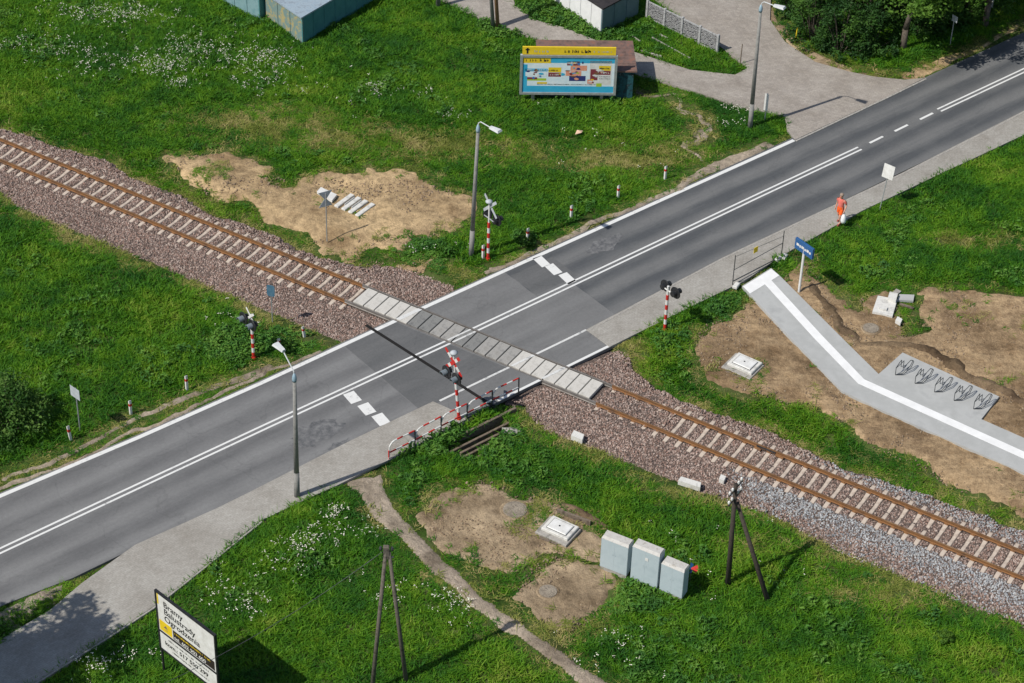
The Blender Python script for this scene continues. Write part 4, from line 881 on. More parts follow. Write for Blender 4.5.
# ------------------------------------------------------------------ signs
def post_sign(name, label, base, h, ang, plate, mats, lean=(0,0), pr=.03, cat='sign', pm='galv', zc=None, both=None):
    t = thing(name, label, cat, (base[0], base[1], -.05), ang); t.rotation_euler.x, t.rotation_euler.y = lean
    b = MB(); b.tube((0,0,-.15),(0,0,h),pr,pr,8); b.build('post', M[pm], t)
    zc = zc if zc is not None else h-.25; n = len(plate)
    b = MB(); b.add([(.04,y,zc+z) for y, z in plate]+[(.052,y,zc+z) for y, z in plate], [tuple(range(n-1,-1,-1)), tuple(range(n,2*n))]+[(i,(i+1)%n,n+(i+1)%n,n+i) for i in range(n)])
    b.m = [0]+[1]+[0]*n
    p = b.build('sign_plate', [M[mats[0]], M[mats[1]]], t); return t, p
def rect(w_, h_): return [(-w_/2,-h_/2),(w_/2,-h_/2),(w_/2,h_/2),(-w_/2,h_/2)]
post_sign('road_sign', 'grey back of a leaning road sign on the left verge', (-16.73,-7.89), 2.55, RD+math.pi+rad(10), rect(.62,.6), ('grey_sign','grey_sign'), (-.03,.02), zc=2.3)
post_sign('track_sign', 'small blue sign on a thin post in the ballast', (-8.94,0.50), 2.1, rad(-105), [(-.2,-.26),(-.12,-.33),(.12,-.33),(.2,-.26),(.2,.26),(.12,.33),(-.12,.33),(-.2,.26)], ('blue_faded','blue_faded'), zc=1.95)
t, p = post_sign('track_sign', 'white hourglass marker on a thin post beside stacked concrete beams', (-6.93,7.55), 2.75, TR+math.pi*.5+rad(60), [(-.38,.45),(.38,.45),(.06,0),(.38,-.45),(-.38,-.45),(-.06,0)], ('grey_sign','grey_sign'), zc=2.4)
post_sign('road_sign', 'pale square sign on a tilted post behind the walker', (21.35,11.85), 2.25, rad(-125), rect(.62,.78), ('white','white'), (-.02,-.14), zc=2.2, pr=.025)
post_sign('road_sign', 'narrow white and blue sign at the driveway mouth beside the lamp', (15.90,19.81), 1.85, rad(-125), rect(.24,1.05), ('white','white'), zc=1.3)
post_sign('road_sign', 'thin grey post sign in the grass under the right trees', (27.17,28.67), 1.9, RD, rect(.4,.4), ('grey_sign','grey_sign'), zc=1.75)
post_sign('road_sign', 'grey post with white plate at the top right, before dark trees', (29.76,31.46), 2.6, RD+math.pi, rect(.35,.8), ('grey_sign','white'), zc=1.5)
t = thing('station_sign', 'blue name board on a white post beside the new walkway', 'sign', (*(16.57,4.40), -.05), rad(-52))
b = MB(); b.tube((0,0,-.15),(0,0,2.55),.065,.065,10); b.build('post', M['white'], t)
b = MB(); b.cbox(-.62,.62,-.06,.06,2.35,2.95,.01); bd_ = b.build('board', M['blue'], t)
b = MB()
for i, (x0, x1, z0, z1) in enumerate(((-.50,-.34,2.58,2.72),(-.30,-.2,2.56,2.7),(-.16,.02,2.58,2.72),(.06,.16,2.56,2.68),(.20,.36,2.58,2.72),(.40,.5,2.56,2.68))):
    b.box(x0,x1,-.064,-.0605,z0,z1); b.box(x0,x1,.0605,.064,z0,z1)
b.build('lettering', M['white'], bd_)

# ------------------------------------------------------------------ temporary fence by the walkway
fa, fb = np.array((13.31,4.72)), np.array((15.88,7.13)); L = float(np.linalg.norm(fb-fa)); an = math.atan2(*(fb-fa)[::-1])
t = thing('barrier_fence', 'thin temporary barrier with a yellow plate across the walkway end', 'fence', (fa[0], fa[1], 0), an)
for x, h in ((0,1.8),(L,1.65)): b = MB(); b.tube((x,0,-.1),(x,0,h),.025,.025,6); b.build('post', M['steel_dark'], t)
for z0, z1, r in ((1.72,1.35,.010),(.92,.92,.018),(.22,.1,.03)): b = MB(); b.tube((0,0,z0),(L,0,z1),r,r,5); b.build('rail', M['steel_dark'], t)
b = MB(); b.box(L*.38,L*.38+.28,-.02,.0,1.3,1.62); b.build('warning_plate', M['yellow'], t)
for px in ((13.48,4.56), (15.72,6.95), (16.03,7.14)): b = MB(); b.cbox(-.22,.22,-.12,.12,0,.14,.03); tag(b.build('concrete_block', M['concrete_pale'], None, loc=(px[0],px[1],.03), rz=an+rad(20)), {0:'concrete foot block at the left end of the temporary barrier',1:'concrete foot block at the right end of the temporary barrier',2:'rightmost loose concrete block past the temporary barrier'}[[(13.48,4.56), (15.72,6.95), (16.03,7.14)].index(px)], 'block', 'barrier foot blocks')

# ------------------------------------------------------------------ striped pedestrian railing
rb = [np.array(q) for q in ((-2.76,-9.17), (-1.65,-8.23), (-0.53,-7.20), (0.61,-6.23), (1.72,-5.24), (2.92,-4.27))]
t = thing('striped_railing', 'red and white tubular pedestrian railing along the pavement edge', 'railing')
HR = .92
for i in range(5):
    a_, c_ = rb[i], rb[i+1]; P = lambda f, z: (float(a_[0]+(c_[0]-a_[0])*f), float(a_[1]+(c_[1]-a_[1])*f), z)
    for nm, pts in (('top_rail', [P(.0,.05) if i == 0 else P(.02,HR-.35), P(.03,HR-.22), P(.12,HR-.05)]+[P(.2+.11*k,HR) for k in range(8)]), ('lower_rail', [P(.03+.12*k,.36) for k in range(9)])):
        b = MB(); b.path(pts, .036, 8, lambda k, i=i, nm=nm: (1 if nm == 'top_rail' and k < 3 else (k//2) % 2)); b.build(nm, [M['red'],M['white']], t)
for q, h in zip(rb, (.5,HR,HR,HR,HR,HR+.02)):
    b = MB(); b.tube((q[0],q[1],-.1),(q[0],q[1],h),.034,.034,8); b.build('railing_post', M['steel_dark'] if h > .6 else M['red'], t)

# ------------------------------------------------------------------ culvert by the railing
cA = np.array((-0.53,-8.10)); ca_ = RD
t = thing('culvert', 'overgrown culvert with old wooden beams beside the striped railing', 'culvert', (cA[0], cA[1], 0), ca_)
b = MB(); b.cbox(-.1,4.4,-.04,.10,-.7,-.02,.02); b.build('head_wall', M['wood'], t)
for i, (x0, x1, y, z) in enumerate(((.2,4.3,-.42,-.22),(.6,4.3,-.72,-.26),(.2,3.6,-1.05,-.22),(1.0,4.2,-1.4,-.26))):
    b = MB(); b.cbox(x0,x1,y-.06,y+.06,z-.3,z,.02); b.build('beam', M['wood'], t)
b = MB(); b.cbox(1.9,4.0,-2.1,-1.92,-.6,-.12,.02); b.build('side_wall', M['concrete_old'], t)
for q, r_, lab in (((2.63,-7.04), .55, 'larger grey boulder beside the culvert mouth'), ((-0.66,-8.25), .18, 'small pale stone at the left end of the culvert')):
    me = rock(91, M['concrete_old']); o = link(bpy.data.objects.new('boulder', me), None, (q[0], q[1], 0)); o.scale = (r_, r_*.6, r_*.4); tag(o, lab, 'stone', 'stones by the culvert')

# ------------------------------------------------------------------ cabinets
GC = 'pale blue trackside cabinets'
def cabinet(label, fl_, fr_, h, dep):
    a_, c_ = np.array(fl_), np.array(fr_); L = float(np.linalg.norm(c_-a_)); an = math.atan2(*(c_-a_)[::-1])
    t = thing('equipment_cabinet', label, 'cabinet', (a_[0], a_[1], -.05), an, GC)
    b = MB(); b.box(.02,L-.02,.02,dep-.02,-.1,.16); b.build('plinth', M['concrete_old'], t)
    b = MB(); b.box(0,L,0,dep,.161,h-.10); b.m = [0]*6; b.build('body', M['cabinet'], t)
    for k in range(2):
        x0 = .02+k*(L/2-.015); d_ = MB(); d_.box(x0,x0+L/2-.022,-.004,-.001,.19,h-.12); dd_ = d_.build('door', M['cabinet'], t)
        hb = MB(); xh = x0+L/2-.08 if k == 0 else x0+.05; hb.box(xh,xh+.015,-.016,-.0095,h*.55,h*.55+.05); hb.build('lock', M['cab_side'], dd_)
    b = MB(); b.add([(-.005,-.01,h-.099),(L+.005,-.01,h-.099),(L+.005,dep+.01,h-.099),(-.005,dep+.01,h-.099),(-.005,-.01,h-.09),(L+.005,-.01,h-.09),(L+.005,dep+.01,h-.06),(-.005,dep+.01,h-.06),(.03,.10,h),(L-.03,.10,h),(L-.03,dep-.03,h),(.03,dep-.03,h)],
        [(3,2,1,0),(0,1,5,4),(1,2,6,5),(2,3,7,6),(3,0,4,7),(4,5,9,8),(5,6,10,9),(6,7,11,10),(7,4,8,11),(8,9,10,11)]); b.build('roof', M['cab_roof'], t)
    return t
cabinet('left pale blue trackside cabinet, nearest the concrete hatch', (6.56,-15.69), (7.67,-16.27), 1.85, .5)
c2 = cabinet('middle pale blue trackside cabinet with a small white sticker', (7.83,-16.39), (8.93,-16.99), 2.08, .5)
b = MB(); b.box(.62,.76,-.020,-.0135,1.5,1.66); b.build('sticker', M['white'], c2)
cabinet('right pale blue trackside cabinet, shortest of the three', (9.03,-16.99), (9.95,-17.51), 1.72, .5)
q = np.array((10.35,-16.39)); t = thing('garden_windmill', 'small blue and red pinwheel thrown behind the right cabinet', 'pinwheel', (q[0], q[1], .0))
b = MB(); b.tube((0,0,-.1),(0,0,.7),.015,.015,6); b.build('stick', M['wood'], t)
for k in range(6):
    b = MB(); b.add([(0,0,0),(.30,.05,.02),(.26,.20,.05),(.0,.08,.01)],[(0,1,2,3)],0,Matrix.Translation((0,0,.72)) @ Matrix.Rotation(rad(60*k),4,'Z') @ Matrix.Rotation(rad(25),4,'X')); b.build('blade', M['blue'] if k not in (0,5) else M['red'], t)

# ------------------------------------------------------------------ concrete hatches, manholes, slabs
def hatch(label, q):
    p = [np.array(v) for v in q]; c = sum(p)/4; ex = (p[2]-p[1]+p[3]-p[0])/2; ey = (p[1]-p[0]+p[2]-p[3])/2
    L, W = float(np.linalg.norm(ex)), float(np.linalg.norm(ey)); an = math.atan2(ex[1], ex[0])
    t = thing('cable_chamber', label, 'cable chamber', (c[0], c[1], 0), an, 'concrete cable chambers')
    b = MB(); b.cbox(-L/2,L/2,-W/2,W/2,-.3,.09,.02); b.build('base', M['concrete_old'], t)
    b = MB(); b.cbox(-L*.40,L*.44,-W*.30,W*.48,.091,.22,.03); b.build('frame', M['concrete_pale'], t)
    b = MB(); b.box(-L*.30,L*.34,-W*.20,W*.38,.222,.232); b.build('gap', M['steel_dark'], t)
    b = MB(); b.cbox(-L*.285,L*.325,-W*.18,W*.36,.225,.275,.03); ld = b.build('lid', M['white'], t)
    b = MB(); b.tube((0,W*.09,.26),(0,W*.09,.285),.045,.045,8); b.build('lifting_eye', M['steel_dark'], ld)
    for y, nm in ((-W*.5-.10, 'side_board'),): b = MB(); b.box(-L*.3,L*.25,y-.05,y+.04,-.05,.06); b.build(nm, M['wood'], t)
hatch('white lidded concrete cable chamber left of the cabinets', ((3.72,-13.69), (4.53,-12.63), (5.74,-13.46), (5.18,-14.49)))
hatch('white lidded concrete cable chamber beside the new walkway', ((12.36,-1.88), (13.22,-0.77), (14.44,-1.70), (13.72,-2.71)))
b = MB(); q = np.array((5.52,-12.65)); b.box(-.85,.75,-.05,.05,-.1,.16); tag(b.build('timber_board', M['wood'], loc=(q[0],q[1],0), rz=TR+.08), 'wooden board on edge behind the left cable chamber', 'board')
def manhole(label, px, r):
    t = thing('manhole', label, 'manhole', (px[0], px[1], float(gz(*px))+.03), 0, 'round concrete manholes')
    b = MB(); b.lathe([(r*1.2,-.2),(r*1.18,.03),(r*1.05,.06)],24); b.build('ring', M['soil'], t, False)
    b = MB(); b.lathe([(r*.92,.06),(r*.90,.085),(r*.6,.10),(r*.2,.105)],24); b.build('cover', M['manhole'], t)
manhole('round soil-covered concrete manhole in the bare soil patch', (2.92,-12.26), .58)
manhole('round concrete manhole half hidden at the slab pile', (19.82,1.60), .42)
manhole('faint round cover in the lower bare soil patch', (4.39,-17.27), .42)
t0 = np.array((20.68,3.25))
def slab_obj(name, label, q, z0, z1, m='concrete_pale', group=None, cat='slab'):
    p = np.array(q); c = p.mean(0); b = MB(); b.prism([tuple(v-c) for v in p], 0, z1-z0)
    return tag(b.build(name, M[m], None, loc=(c[0],c[1],z0)), label, cat, group)
GS = 'broken slabs dumped at the site'
slab_obj('concrete_slab', 'largest square white slab of the dumped pile', ((19.99,2.73), (20.39,4.04), (21.32,3.77), (20.92,2.38)), .0, .16, 'concrete_pale', GS)
slab_obj('concrete_slab', 'small square block lying on the largest white slab', ((20.82,3.66), (20.97,4.16), (21.35,4.01), (21.19,3.44)), .162, .34, 'concrete_pale', GS)
slab_obj('concrete_slab', 'small broken piece on the front of the largest white slab', ((20.30,2.90), (20.37,3.15), (20.75,3.01), (20.67,2.76)), .162, .24, 'concrete_pale', GS)
slab_obj('concrete_slab', 'narrow grey slab leaning behind the dumped pile', ((20.97,4.16), (21.38,4.71), (21.60,4.52), (21.14,3.92)), .02, .12, 'concrete_old', GS)
slab_obj('concrete_slab', 'long grey slab right of the dumped pile', ((21.32,3.77), (21.47,4.23), (22.21,4.23), (22.10,3.73)), .02, .14, 'concrete', GS)
slab_obj('concrete_slab', 'small loose white block in front of the dumped pile', ((21.03,2.06), (21.17,2.39), (21.38,2.16), (21.25,1.84)), .0, .18, 'concrete_pale', GS)
slab_obj('timber_board', 'pale plank lying beside the long grey slab', ((21.39,3.53), (21.45,3.65), (22.10,3.32), (22.04,3.20)), .0, .06, 'wood', None, 'plank')
slab_obj('concrete_block', 'short white concrete block at the ballast edge near the crossing', ((5.35,-7.25), (5.48,-6.89), (5.94,-7.18), (5.85,-7.57)), -.15, .12, 'concrete_pale', 'loose concrete blocks by the ballast')
slab_obj('concrete_block', 'long pale concrete trough at the ballast edge by the pole', ((10.08,-10.07), (10.22,-9.80), (11.09,-10.15), (11.04,-10.49)), -.15, .1, 'concrete_pale', 'loose concrete blocks by the ballast')
slab_obj('concrete_block', 'small pale cube on the ballast beside the wooden pole top', ((11.91,-9.78), (12.01,-9.47), (12.23,-9.60), (12.12,-9.90)), -.2, .02, 'concrete_pale', 'loose concrete blocks by the ballast')
GBm = 'concrete beams stacked on the sand'
A0, A1 = np.array((-6.66,10.49)), np.array((-5.31,9.58)); ex = (A1-A0); Ls = float(np.linalg.norm(ex)); ex /= Ls; ey = np.array((-6.34,11.59))-A0; ey -= ex*(ey@ex); Wd = float(np.linalg.norm(ey)); ey /= Wd; an = math.atan2(ex[1], ex[0])
for k, lab in enumerate(('first of the concrete beams, next to the white slab', 'second of the concrete beams from the white slab', 'third of the concrete beams from the white slab', 'fourth concrete beam, furthest from the white slab')):
    c = A0+ex*(Ls*(k+.1)/3.6)+ey*Wd*.5; b = MB(); b.cbox(-.13,.13,-Wd*.62,Wd*.62,-.04,.11,.02)
    if k in (1,2): b.cbox(-.18,-.141,-Wd*.3,Wd*.45,-.02,.16,.01)
    tag(b.build('concrete_beam', M['concrete_pale'], None, loc=(c[0],c[1],float(gz(*c))+.05), rz=an), lab, 'beam', GBm)
slab_obj('concrete_slab', 'flat white slab beside the stacked concrete beams on sand', ((-7.77,11.42), (-7.60,11.84), (-6.72,11.21), (-6.93,10.65)), .02, .16, 'white', None)

# ------------------------------------------------------------------ bicycle racks
def rack(label, q):
    t = thing('bicycle_rack', label, 'bicycle rack', (q[0], q[1], .06), TR+rad(8), 'bicycle racks in a row on the concrete pad')
    # two spiral loops and three wheel hoops of bent tube
    def hoop(nm, pts): b = MB(); b.path([(x*.80, y*.88, z) for x, y, z in pts], .0175, 6); b.build(nm, M['steel_dark'], t)
    hoop('stand', [(-.34,-.62,.02),(-.36,-.60,.42),(-.30,-.1,.46),(-.26,.15,.44),(-.26,.2,.02)])
    hoop('wheel_hoop', [(-.36,-.60,.40),(-.10,.05,.50),(-.02,-.30,.30),(.24,.25,.50),(.34,.34,.46)])
    hoop('wheel_hoop', [(-.34,-.64,.03),(.0,-.42,.06),(.30,.0,.30),(.36,.34,.46)])
    hoop('wheel_hoop', [(-.34,-.64,.03),(.08,-.46,.05),(.38,-.04,.28),(.42,.32,.42),(.36,.34,.46)])
for i, (q, lab) in enumerate(zip(((21.04,-1.65), (21.89,-2.24), (22.73,-2.83), (23.56,-3.41), (24.39,-3.98)), ('leftmost bicycle rack on the concrete pad', 'second bicycle rack from the left on the pad', 'middle bicycle rack of the five', 'fourth bicycle rack from the left on the pad', 'rightmost bicycle rack on the concrete pad'))): rack(lab, q)

# ------------------------------------------------------------------ line poles
def line_pole(label, foot1, foot2, top, z, r, m, z2=None, arms=True):
    t = thing('line_pole', label, 'utility pole', (foot1[0], foot1[1], -.1), 0, 'twin-legged line poles')
    o = np.array(foot1); f2 = np.array(foot2)-o; tp = np.array(top[:2])-o; z2 = z2 or z-.3
    b = MB(); b.tube((0,0,-.3),(tp[0],tp[1],z),r*1.15,r*.85,10); b.build('leg', M[m], t, True)
    k = z2/z; e = np.array([tp[0]*k, tp[1]*k]); b = MB(); b.tube((f2[0],f2[1],-.3),(e[0]+.12,e[1],z2),r*1.1,r*.8,10); b.build('leg', M[m], t, True)
    b = MB(); b.tube((e[0]*.99-.1,e[1]*.99,z2-.35),(e[0]+.3,e[1],z2-.3),.04,.04,6); b.build('bolt', M['steel_dark'], t)
    if arms:
        for j, (zz, w_) in enumerate(((z-.25,.75),(z-.75,.75))):
            kk_ = zz/z; c = np.array([tp[0]*kk_, tp[1]*kk_]); b = MB(); p_, q_ = c+tn*-w_*.75, c+tn*w_*.75
            b.tube((p_[0],p_[1],zz),(q_[0],q_[1],zz),.045,.045,6); ar = b.build('cross_arm', M['pole_dark'], t)
            for s in (-.7,-.35,.35,.7):
                b = MB(); pp = c+tn*s*w_; b.lathe([(.02,0),(.045,.05),(.06,.09),(.05,.17),(.02,.2)],8,0,Matrix.Translation((pp[0],pp[1],zz+.03))); b.build('insulator', M['white'], ar)
line_pole('dark twin-legged wooden line pole with white insulators right of cabinets', (11.95,-16.43), (13.69,-17.42), (11.81,-16.31,5.60), 5.6, .105, 'pole_dark', 4.6)
line_pole('grey twin-legged concrete line pole at the bottom edge', (-2.58,-23.35), (-1.19,-22.59), (-1.99,-22.41,7.10), 7.1, .085, 'pole_aged', 7.0, arms=False)
lp_ = [o for o in bpy.data.objects if o.get('label', '').startswith('grey twin-legged')][0]; q_ = np.array((-1.99,-22.41,7.10))-np.array([*(-2.58,-23.35), -.1])
b = MB(); b.cbox(q_[0]-.10,q_[0]+.13,q_[1]-.09,q_[1]+.09,q_[2]-.55,q_[2]+.05,.03); b.build('head_block', M['pole_aged'], lp_)
for k_, dx_ in enumerate((-.2,.24)): b = MB(); b.lathe([(.03,0),(.06,.06),(.07,.12),(.04,.2)],8,0,Matrix.Translation((q_[0]+dx_,q_[1],q_[2]-.2))); b.build('insulator', M['steel_dark'], lp_)
b = MB(); pa, pb = np.array((-2.14,-22.38,6.80)), np.array((-10.36,-27.83,4.60)); b.path([tuple(pa+(pb-pa)*k/12+np.array([0,0,-1.4*(k/12)*(1-k/12)*1.2])) for k in range(13)], .012, 5); tag(b.build('overhead_cable', M['steel_dark']), 'thin cable hanging from the grey line pole towards the lower left', 'cable')
t = thing('line_pole', 'weathered double pole at the top edge beside the driveway', 'utility pole', (*(1.02,28.88), -.05), 0, 'twin-legged line poles')
b = MB(); b.tube((-.14,0,-.2),(-.75,.2,7),.12,.09,10); b.build('leg', M['pole'], t, True)
b = MB(); b.tube((.13,0,-.2),(-.45,.2,7),.12,.09,10); b.build('leg', M['orange_pole'], t, True)
t = thing('line_pole', 'grey pole foot at the top edge left of the double pole', 'utility pole', (*(-2.43,31.07), -.05), 0, 'twin-legged line poles')
b = MB(); b.tube((0,0,-.2),(.1,.1,6.5),.14,.1,10); b.build('leg', M['pole'], t, True)

# ------------------------------------------------------------------ printed boards
def text(s, size, x, z, m, parent, y=-.006, name='lettering', bold=0., sx_=1.):
    cu = bpy.data.curves.new(name, 'FONT'); cu.body = s; cu.size = size; cu.offset = bold
    o = bpy.data.objects.new(name, cu); sc.collection.objects.link(o)
    dg = bpy.context.evaluated_depsgraph_get(); me = bpy.data.meshes.new_from_object(o.evaluated_get(dg)); bpy.data.objects.remove(o)
    me.materials.clear(); me.materials.append(m)
    me.transform(Matrix.Translation((x, y, z)) @ Matrix.Rotation(rad(90), 4, 'X') @ Matrix.Diagonal((sx_, 1, 1, 1)))
    return link(bpy.data.objects.new(name, me), parent)
def glyphs(nm, x0, x1, z, h, m, parent, y=-.006, seed=1):
    """a row of print too small to read"""
    r_ = random.Random(seed); b = MB(); x = x0
    while x < x1-h*.6:
        w_ = h*r_.uniform(.35, .7)
        if r_.random() < .13: x += h*.5; continue
        k = r_.random(); st = h*.2
        b.box(x, x+st, y, y+.002, z, z+h*(1 if k > .6 else .75))
        if k > .25: b.box(x+st, x+w_, y, y+.002, z+h*r_.choice((0,.3,.55)), z+h*r_.choice((.6,.75)) if k > .5 else z+h*.2)
        if k > .55: b.box(x+w_-st*.2, x+w_+st*.5, y, y+.002, z, z+h*.7)
        x += w_+h*.3
    return kind(b.build(nm, m, parent), 'stuff')
# near board: left edge post foot at (162,676), top 4.55 m
zt = 4.5; TL, TRr = np.array((-10.93,-22.50,4.50)), np.array((-8.36,-24.81,4.50)); dv_ = TRr[:2]-TL[:2]; W = float(np.linalg.norm(dv_)); an = math.atan2(dv_[1], dv_[0])
t = thing('advert_board', 'white advertising board with black frame and gate-maker lettering', 'sign board', (TL[0], TL[1], -.05), an)
zb = zt-3.08
b = MB(); b.box(0,W,0,.05,zb,zt); pn = b.build('panel', M['white'], t)
for nm, a_ in (('frame_bar',(-.05,.03,zb-.05,zt+.06)),('frame_bar',(W-.03,W+.05,zb-.05,zt+.06)),('frame_bar',(.031,W-.031,zt-.02,zt+.058)),('frame_bar',(.031,W-.031,zb-.05,zb+.02)),('frame_bar',(.031,W-.031,zt-2.11,zt-2.04))):
    b = MB(); b.box(a_[0],a_[1],-.03,.07,a_[2],a_[3]); b.build(nm, M['black'], t)
for x in (-.005, W+.005): b = MB(); b.tube((x,.05,-.2),(x,.05,zb-.051),.05,.05,8); b.build('post', M['black'], t)
k_ = W/2.2; FW = W*.70/2.35
text('Bramy', .43, .26*k_, zt-.56, M['black'], pn, bold=.006, sx_=FW); text('Balustrady', .43, .26*k_, zt-.94, M['black'], pn, bold=.006, sx_=FW); text('Ogrodzenia', .43, .26*k_, zt-1.32, M['black'], pn, bold=.006, sx_=FW)
b = MB(); b.box(.05,.13,-.004,-.001,zt-.62,zt-.06); b.build('yellow_mark', M['yellow'], pn)
b = MB(); b.box(.05*k_,.52*k_,-.004,-.001,zt-2.0,zt-1.44); yq = b.build('yellow_panel', M['yellow'], pn)
b = MB(); b.add([(.20*k_,-.006,zt-1.76),(.285*k_,-.006,zt-1.60),(.37*k_,-.006,zt-1.76)],[(0,1,2)]); b.box(.22*k_,.35*k_,-.006,-.005,zt-1.86,zt-1.83); b.build('house_mark', M['wood'], yq)
b = MB(); b.box(.56*k_,2.12*k_,-.004,-.001,zt-2.0,zt-1.50); dk = b.build('dark_band', mat('print_dark', (.03,.022,.02), .5), pn)
text('tel. 602 903 600', .24, .60*k_, zt-1.95, M['white'], dk, -.008, bold=.004, sx_=W*.60/1.75)
glyphs('small_print', .62*k_, 2.05*k_, zt-1.67, .10, M['yellow'], dk, -.008, 2)
text('kom.: 517 550 299', .29, .20*k_, zt-2.68, M['black'], pn, bold=.006, sx_=W*.78/2.3)
glyphs('small_print', .34*k_, 1.9*k_, zt-2.36, .09, M['steel_dark'], pn, -.006, 3); glyphs('small_print', .45*k_, 1.9*k_, zt-2.88, .08, M['steel_dark'], pn, -.006, 4)

# far billboard
bl, br_ = np.array((2.49,21.07)), np.array((7.77,21.30)); dv_ = br_-bl; W = float(np.linalg.norm(dv_)); an = math.atan2(dv_[1], dv_[0])
t = thing('billboard', 'blue and yellow poster billboard on posts in front of the shed', 'billboard', (bl[0], bl[1], -.05), an)
cyan = mat('print_cyan', (.03,.33,.55), .5, (.05,.40,.60), 2); pink = mat('print_pink', (.62,.20,.16), .5, (.70,.38,.22), 6); navy = mat('print_navy', (.03,.04,.16), .5); maroon = mat('print_maroon', (.20,.04,.05), .5); green = mat('print_green', (.35,.50,.05), .5); pale = mat('print_pale', (.55,.68,.74), .5, (.70,.76,.78), 3)
z0, z1 = .5, 2.98
b = MB(); b.box(0,W,0,.12,z0,z1); pn = b.build('panel', M['grey_sign'], t)
for a_ in ((0,.13,z0,z1),(W-.13,W,z0,z1),(.131,W-.131,z1-.13,z1),(.131,W-.131,z0,z0+.13)): b = MB(); b.box(a_[0],a_[1],-.05,-.001,a_[2],a_[3]); b.build('frame_bar', M['galv'], t)
b = MB(); b.box(.1,W-.12,.0,.1,z1+.03,z1+.50); ys = b.build('top_strip', M['yellow'], t)
for x in (.75, W*.55, W-.75): b = MB(); b.box(x-.09,x+.09,.13,.28,-.2,z1-.1); b.build('post', M['concrete_old'], t)
X0, X1, Z0, Z1 = .15, W-.15, z0+.15, z1-.15; fx = lambda f: X0+(X1-X0)*f; fz = lambda f: Z0+(Z1-Z0)*f
def pr(nm, x0, x1, za, zb_, m, y=-.006, par=None): b = MB(); b.box(fx(x0),fx(x1),y,y+.002,fz(za),fz(zb_)); return b.build(nm, m, par or po)
b = MB(); b.box(X0,X1,-.004,-.001,Z0,Z1); po = b.build('poster', pale, t)
pr('print_band',0,1,.0,.18,cyan); pr('print_band',.3,1,.85,1,cyan); pr('print_band',0,.05,.18,.8,cyan)
pr('print_logo',.0,.31,.84,.99,M['yellow']); pr('print_picture',.02,.27,.60,.68,cyan); pr('print_picture',.03,.26,.46,.58,pale,-.008); pr('print_picture',.05,.26,.33,.40,green); pr('print_picture',.05,.16,.37,.43,maroon,-.009)
pr('price_tag',.28,.42,.45,.57,maroon); pr('price_tag',.28,.42,.58,.72,M['yellow']); pr('print_picture',.48,.62,.78,.90,maroon); pr('print_picture',.52,.70,.63,.78,pink); pr('print_picture',.47,.64,.48,.62,pink,-.008); pr('print_picture',.51,.69,.33,.48,navy)
pr('print_picture',.73,.97,.22,.92,M['white']); pr('print_picture',.74,.82,.36,.68,maroon,-.009); pr('print_picture',.71,.77,.26,.38,pink,-.0095); pr('price_tag',.83,.96,.64,.78,M['yellow'],-.009); pr('price_tag',.83,.96,.52,.635,maroon,-.009); pr('print_logo',.81,.87,.17,.27,green,-.009); pr('print_logo',.16,.27,.24,.29,M['yellow'])
b = MB(); b.box(.32,.42,-.006,-.001,z1+.09,z1+.44); b.box(.26,.48,-.006,-.001,z1+.30,z1+.38); b.build('print_emblem', M['black'], ys)
glyphs('small_print', .75, 1.6, z1+.18, .14, M['grey_sign'], ys, -.006, 5); glyphs('small_print', W*.45, W*.73, z1+.16, .2, M['black'], ys, -.006, 6); glyphs('small_print', W*.75, W*.95, z1+.2, .1, M['grey_sign'], ys, -.006, 7)
glyphs('small_print', fx(.03), fx(.29), fz(.885), .18, M['black'], po, -.0085, 8)
rr_ = random.Random(12); pm_ = [maroon, pink, navy, green, cyan, M['yellow'], M['white'], M['grey_sign'], mat('print_brown', (.18,.09,.05), .5), mat('print_blue', (.05,.16,.42), .5)]
def blob(x, z, w_, h_, m, y):
    b = MB(); n = 9; b.add([(fx(x)+w_*math.cos(2*math.pi*i/n)*rr_.uniform(.75,1.15), y, fz(z)+h_*math.sin(2*math.pi*i/n)*rr_.uniform(.75,1.15)) for i in range(n)], [tuple(range(n-1,-1,-1))]); b.build('print_picture', m, po)
for i in range(44):
    c = rr_.choice(((.15,.52),(.15,.40),(.35,.56),(.56,.70),(.56,.58),(.60,.42),(.77,.5),(.77,.34),(.89,.64),(.15,.63),(.58,.84)))
    blob(c[0]+rr_.gauss(0,.035), c[1]+rr_.gauss(0,.03), rr_.uniform(.05,.17), rr_.uniform(.03,.09), rr_.choice(pm_), -.0100-.0002*i)
for i, (x0_, x1_, z_, h_) in enumerate(((.30,.40,.49,.12),(.845,.95,.56,.12),(.28,.41,.62,.1),(.84,.95,.69,.1),(.16,.8,.225,.05),(.84,.96,.40,.05),(.84,.96,.46,.05),(.50,.60,.83,.1),(.05,.27,.63,.08))): glyphs('small_print', fx(x0_), fx(x1_), fz(z_), h_, M['white'] if i in (0,1,7,8) else M['steel_dark'], po, -.021, 30+i)

